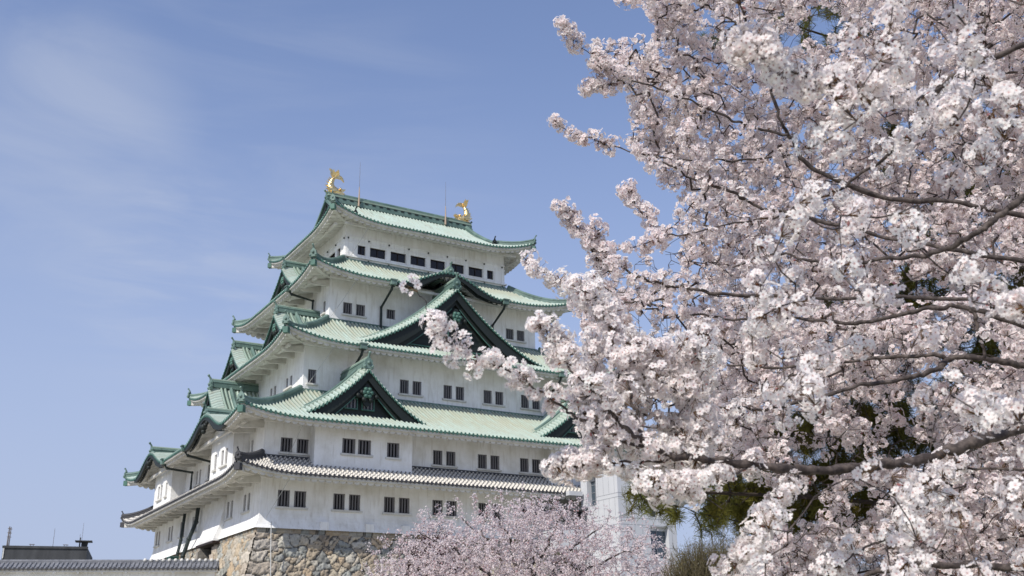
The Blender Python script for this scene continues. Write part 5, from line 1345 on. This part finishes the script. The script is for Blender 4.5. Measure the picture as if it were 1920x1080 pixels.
# ------------------------------------------------------------------ shrubs
def shrub(name, label, px, dist, rx, h_vis, seed, nst, tone_t, tone_l, nleaf, leaf=.03, tall=0.3):
    q = np.random.default_rng(seed); c0 = at(*px, dist); hz = np.array([RT[0], RT[1], 0]); hz /= np.linalg.norm(hz); bk = np.array([-hz[1], hz[0], 0])
    base = np.array([c0[0], c0[1], -11.05]); top = c0[2]
    A, B, ra, rb = [], [], [], []; L_ = []
    for i in range(nst):
        u_ = unit(q.normal(size=3)); u_[2] = abs(u_[2]); u_ *= q.uniform(.35, 1.0)**.6
        tip = base+hz*u_[0]*rx+bk*u_[1]*rx*.8+np.array([0, 0, (top-base[2]-h_vis)+u_[2]*h_vis*(1+tall*q.uniform(-.4, 1)*q.uniform()**3)])
        s_ = tip-unit(np.array([u_[0]*.5, u_[1]*.5, 1.0])*1.0)*q.uniform(.4, 1.1); 
        m_ = (tip+s_)/2+q.normal(size=3)*.05
        A += [s_, m_]; B += [m_, tip]; ra += [.008, .006]; rb += [.006, .003]
        for k in range(3):
            t2 = s_+(tip-s_)*q.uniform(.3, .9); e_ = t2+unit(q.normal(size=3)+np.array([0, 0, 1.0]))*q.uniform(.1, .32); A.append(t2); B.append(e_); ra.append(.005); rb.append(.0025); L_.append(e_)
        L_.append(tip)
    for i in range(9):
        e_ = base+hz*q.uniform(-.7, .7)*rx+bk*q.uniform(-.5, .5)*rx+np.array([0, 0, (top-base[2]-h_vis)*1.02]); A.append(base+q.normal(size=3)*np.array([.15, .15, 0])); B.append(e_); ra.append(.05); rb.append(.02)
    A, B = np.array(A), np.array(B); root = empty(name, base); tag(root, label, 'shrub')
    mb = MB(); cc = np.ones((len(A), 4)); cc[:, :3] = np.array(tone_t)*q.uniform(.6, 1.5, (len(A), 1)); seg_tubes(mb, A-base, B-base, np.array(ra), np.array(rb), 0, 4, col=cc); mb.build('twigs', [MTWG], root)
    L_ = np.array(L_); j = q.integers(0, len(L_), nleaf); C = L_[j]+q.normal(size=(nleaf, 3))*.07; a, b_ = frames(unit(q.normal(size=(nleaf, 3))), q); sz = q.uniform(.5, 1.2, (nleaf, 1))*leaf
    V = np.stack([C-a*sz, C+b_*sz*.5, C+a*sz, C-b_*sz*.5], 1)-base; cc = np.ones((nleaf, 4, 4)); cc[..., :3] = (np.array(tone_l)*q.uniform(.5, 1.5, (nleaf, 1)))[:, None]
    mb = MB(); mb.add(V.reshape(-1, 3), np.arange(nleaf*4).reshape(-1, 4), 0, col=cc.reshape(-1, 4)); mb.build('leaves', [MNDL], root)
shrub('twiggy_shrub', 'bare olive-brown twiggy shrub below the pine and beside the modern tower', (1335, 1005), 30.0, 1.75, 1.7, 51, 2600, (.12, .10, .06), (.13, .125, .05), 9000, .022, .5)
shrub('twiggy_shrub', 'bare brown shrub half hidden behind the lower right blossom', (1480, 985), 34.0, 2.2, 2.2, 53, 2600, (.11, .09, .055), (.12, .11, .045), 7000, .022, .5)
shrub('dark_shrub', 'dark plum-coloured shrub between the dusty-pink cherry and the stone base', (815, 985), 49.5, 1.5, 2.6, 52, 900, (.05, .02, .02), (.06, .02, .022), 9000, .045, .2)

# ------------------------------------------------------------------ low hut roof at the bottom edge
def hut():
    c0 = at(1685, 1066, 24.0); hz = np.array([RT[0], RT[1], 0]); hz /= np.linalg.norm(hz); bk = np.array([-hz[1], hz[0], 0])
    base = np.array([c0[0], c0[1], -11.05]); root = empty('hut', base); tag(root, 'low hut with grey-blue roof glimpsed under the blossom', 'building'); H_ = c0[2]+11.05
    P = lambda x_, y_, z: hz*x_+bk*y_+np.array([0, 0, z])
    mb = MB(); mb.obb(P(0, 0, (H_-.7)/2), hz*1.3, bk*1.1, (0, 0, (H_-.7)/2), 0); mb.build('wall', [MBRN], root)
    mb = MB(); cols = np.arange(-1.7, 1.71, .06); o_ = np.array([1.5, .75, 0]); X_ = np.repeat(cols[:, None], 3, 1); Y_ = np.repeat(o_[None], len(cols), 0)
    for sg in (-1, 1):
        V = hz*X_[..., None]+bk*(sg*Y_)[..., None]+np.array([0, 0, 1.])*(H_-.7*Y_/1.5+.03*np.abs(np.sin(X_*math.pi/.24)))[..., None]; mb.add(V.reshape(-1, 3), grid_faces(len(cols), 3), 0)
    mb.tube([P(-1.75, 0, H_+.03), P(1.75, 0, H_+.03)], .07, 8, 0); mb.build('roof', [MTG], root)
hut()
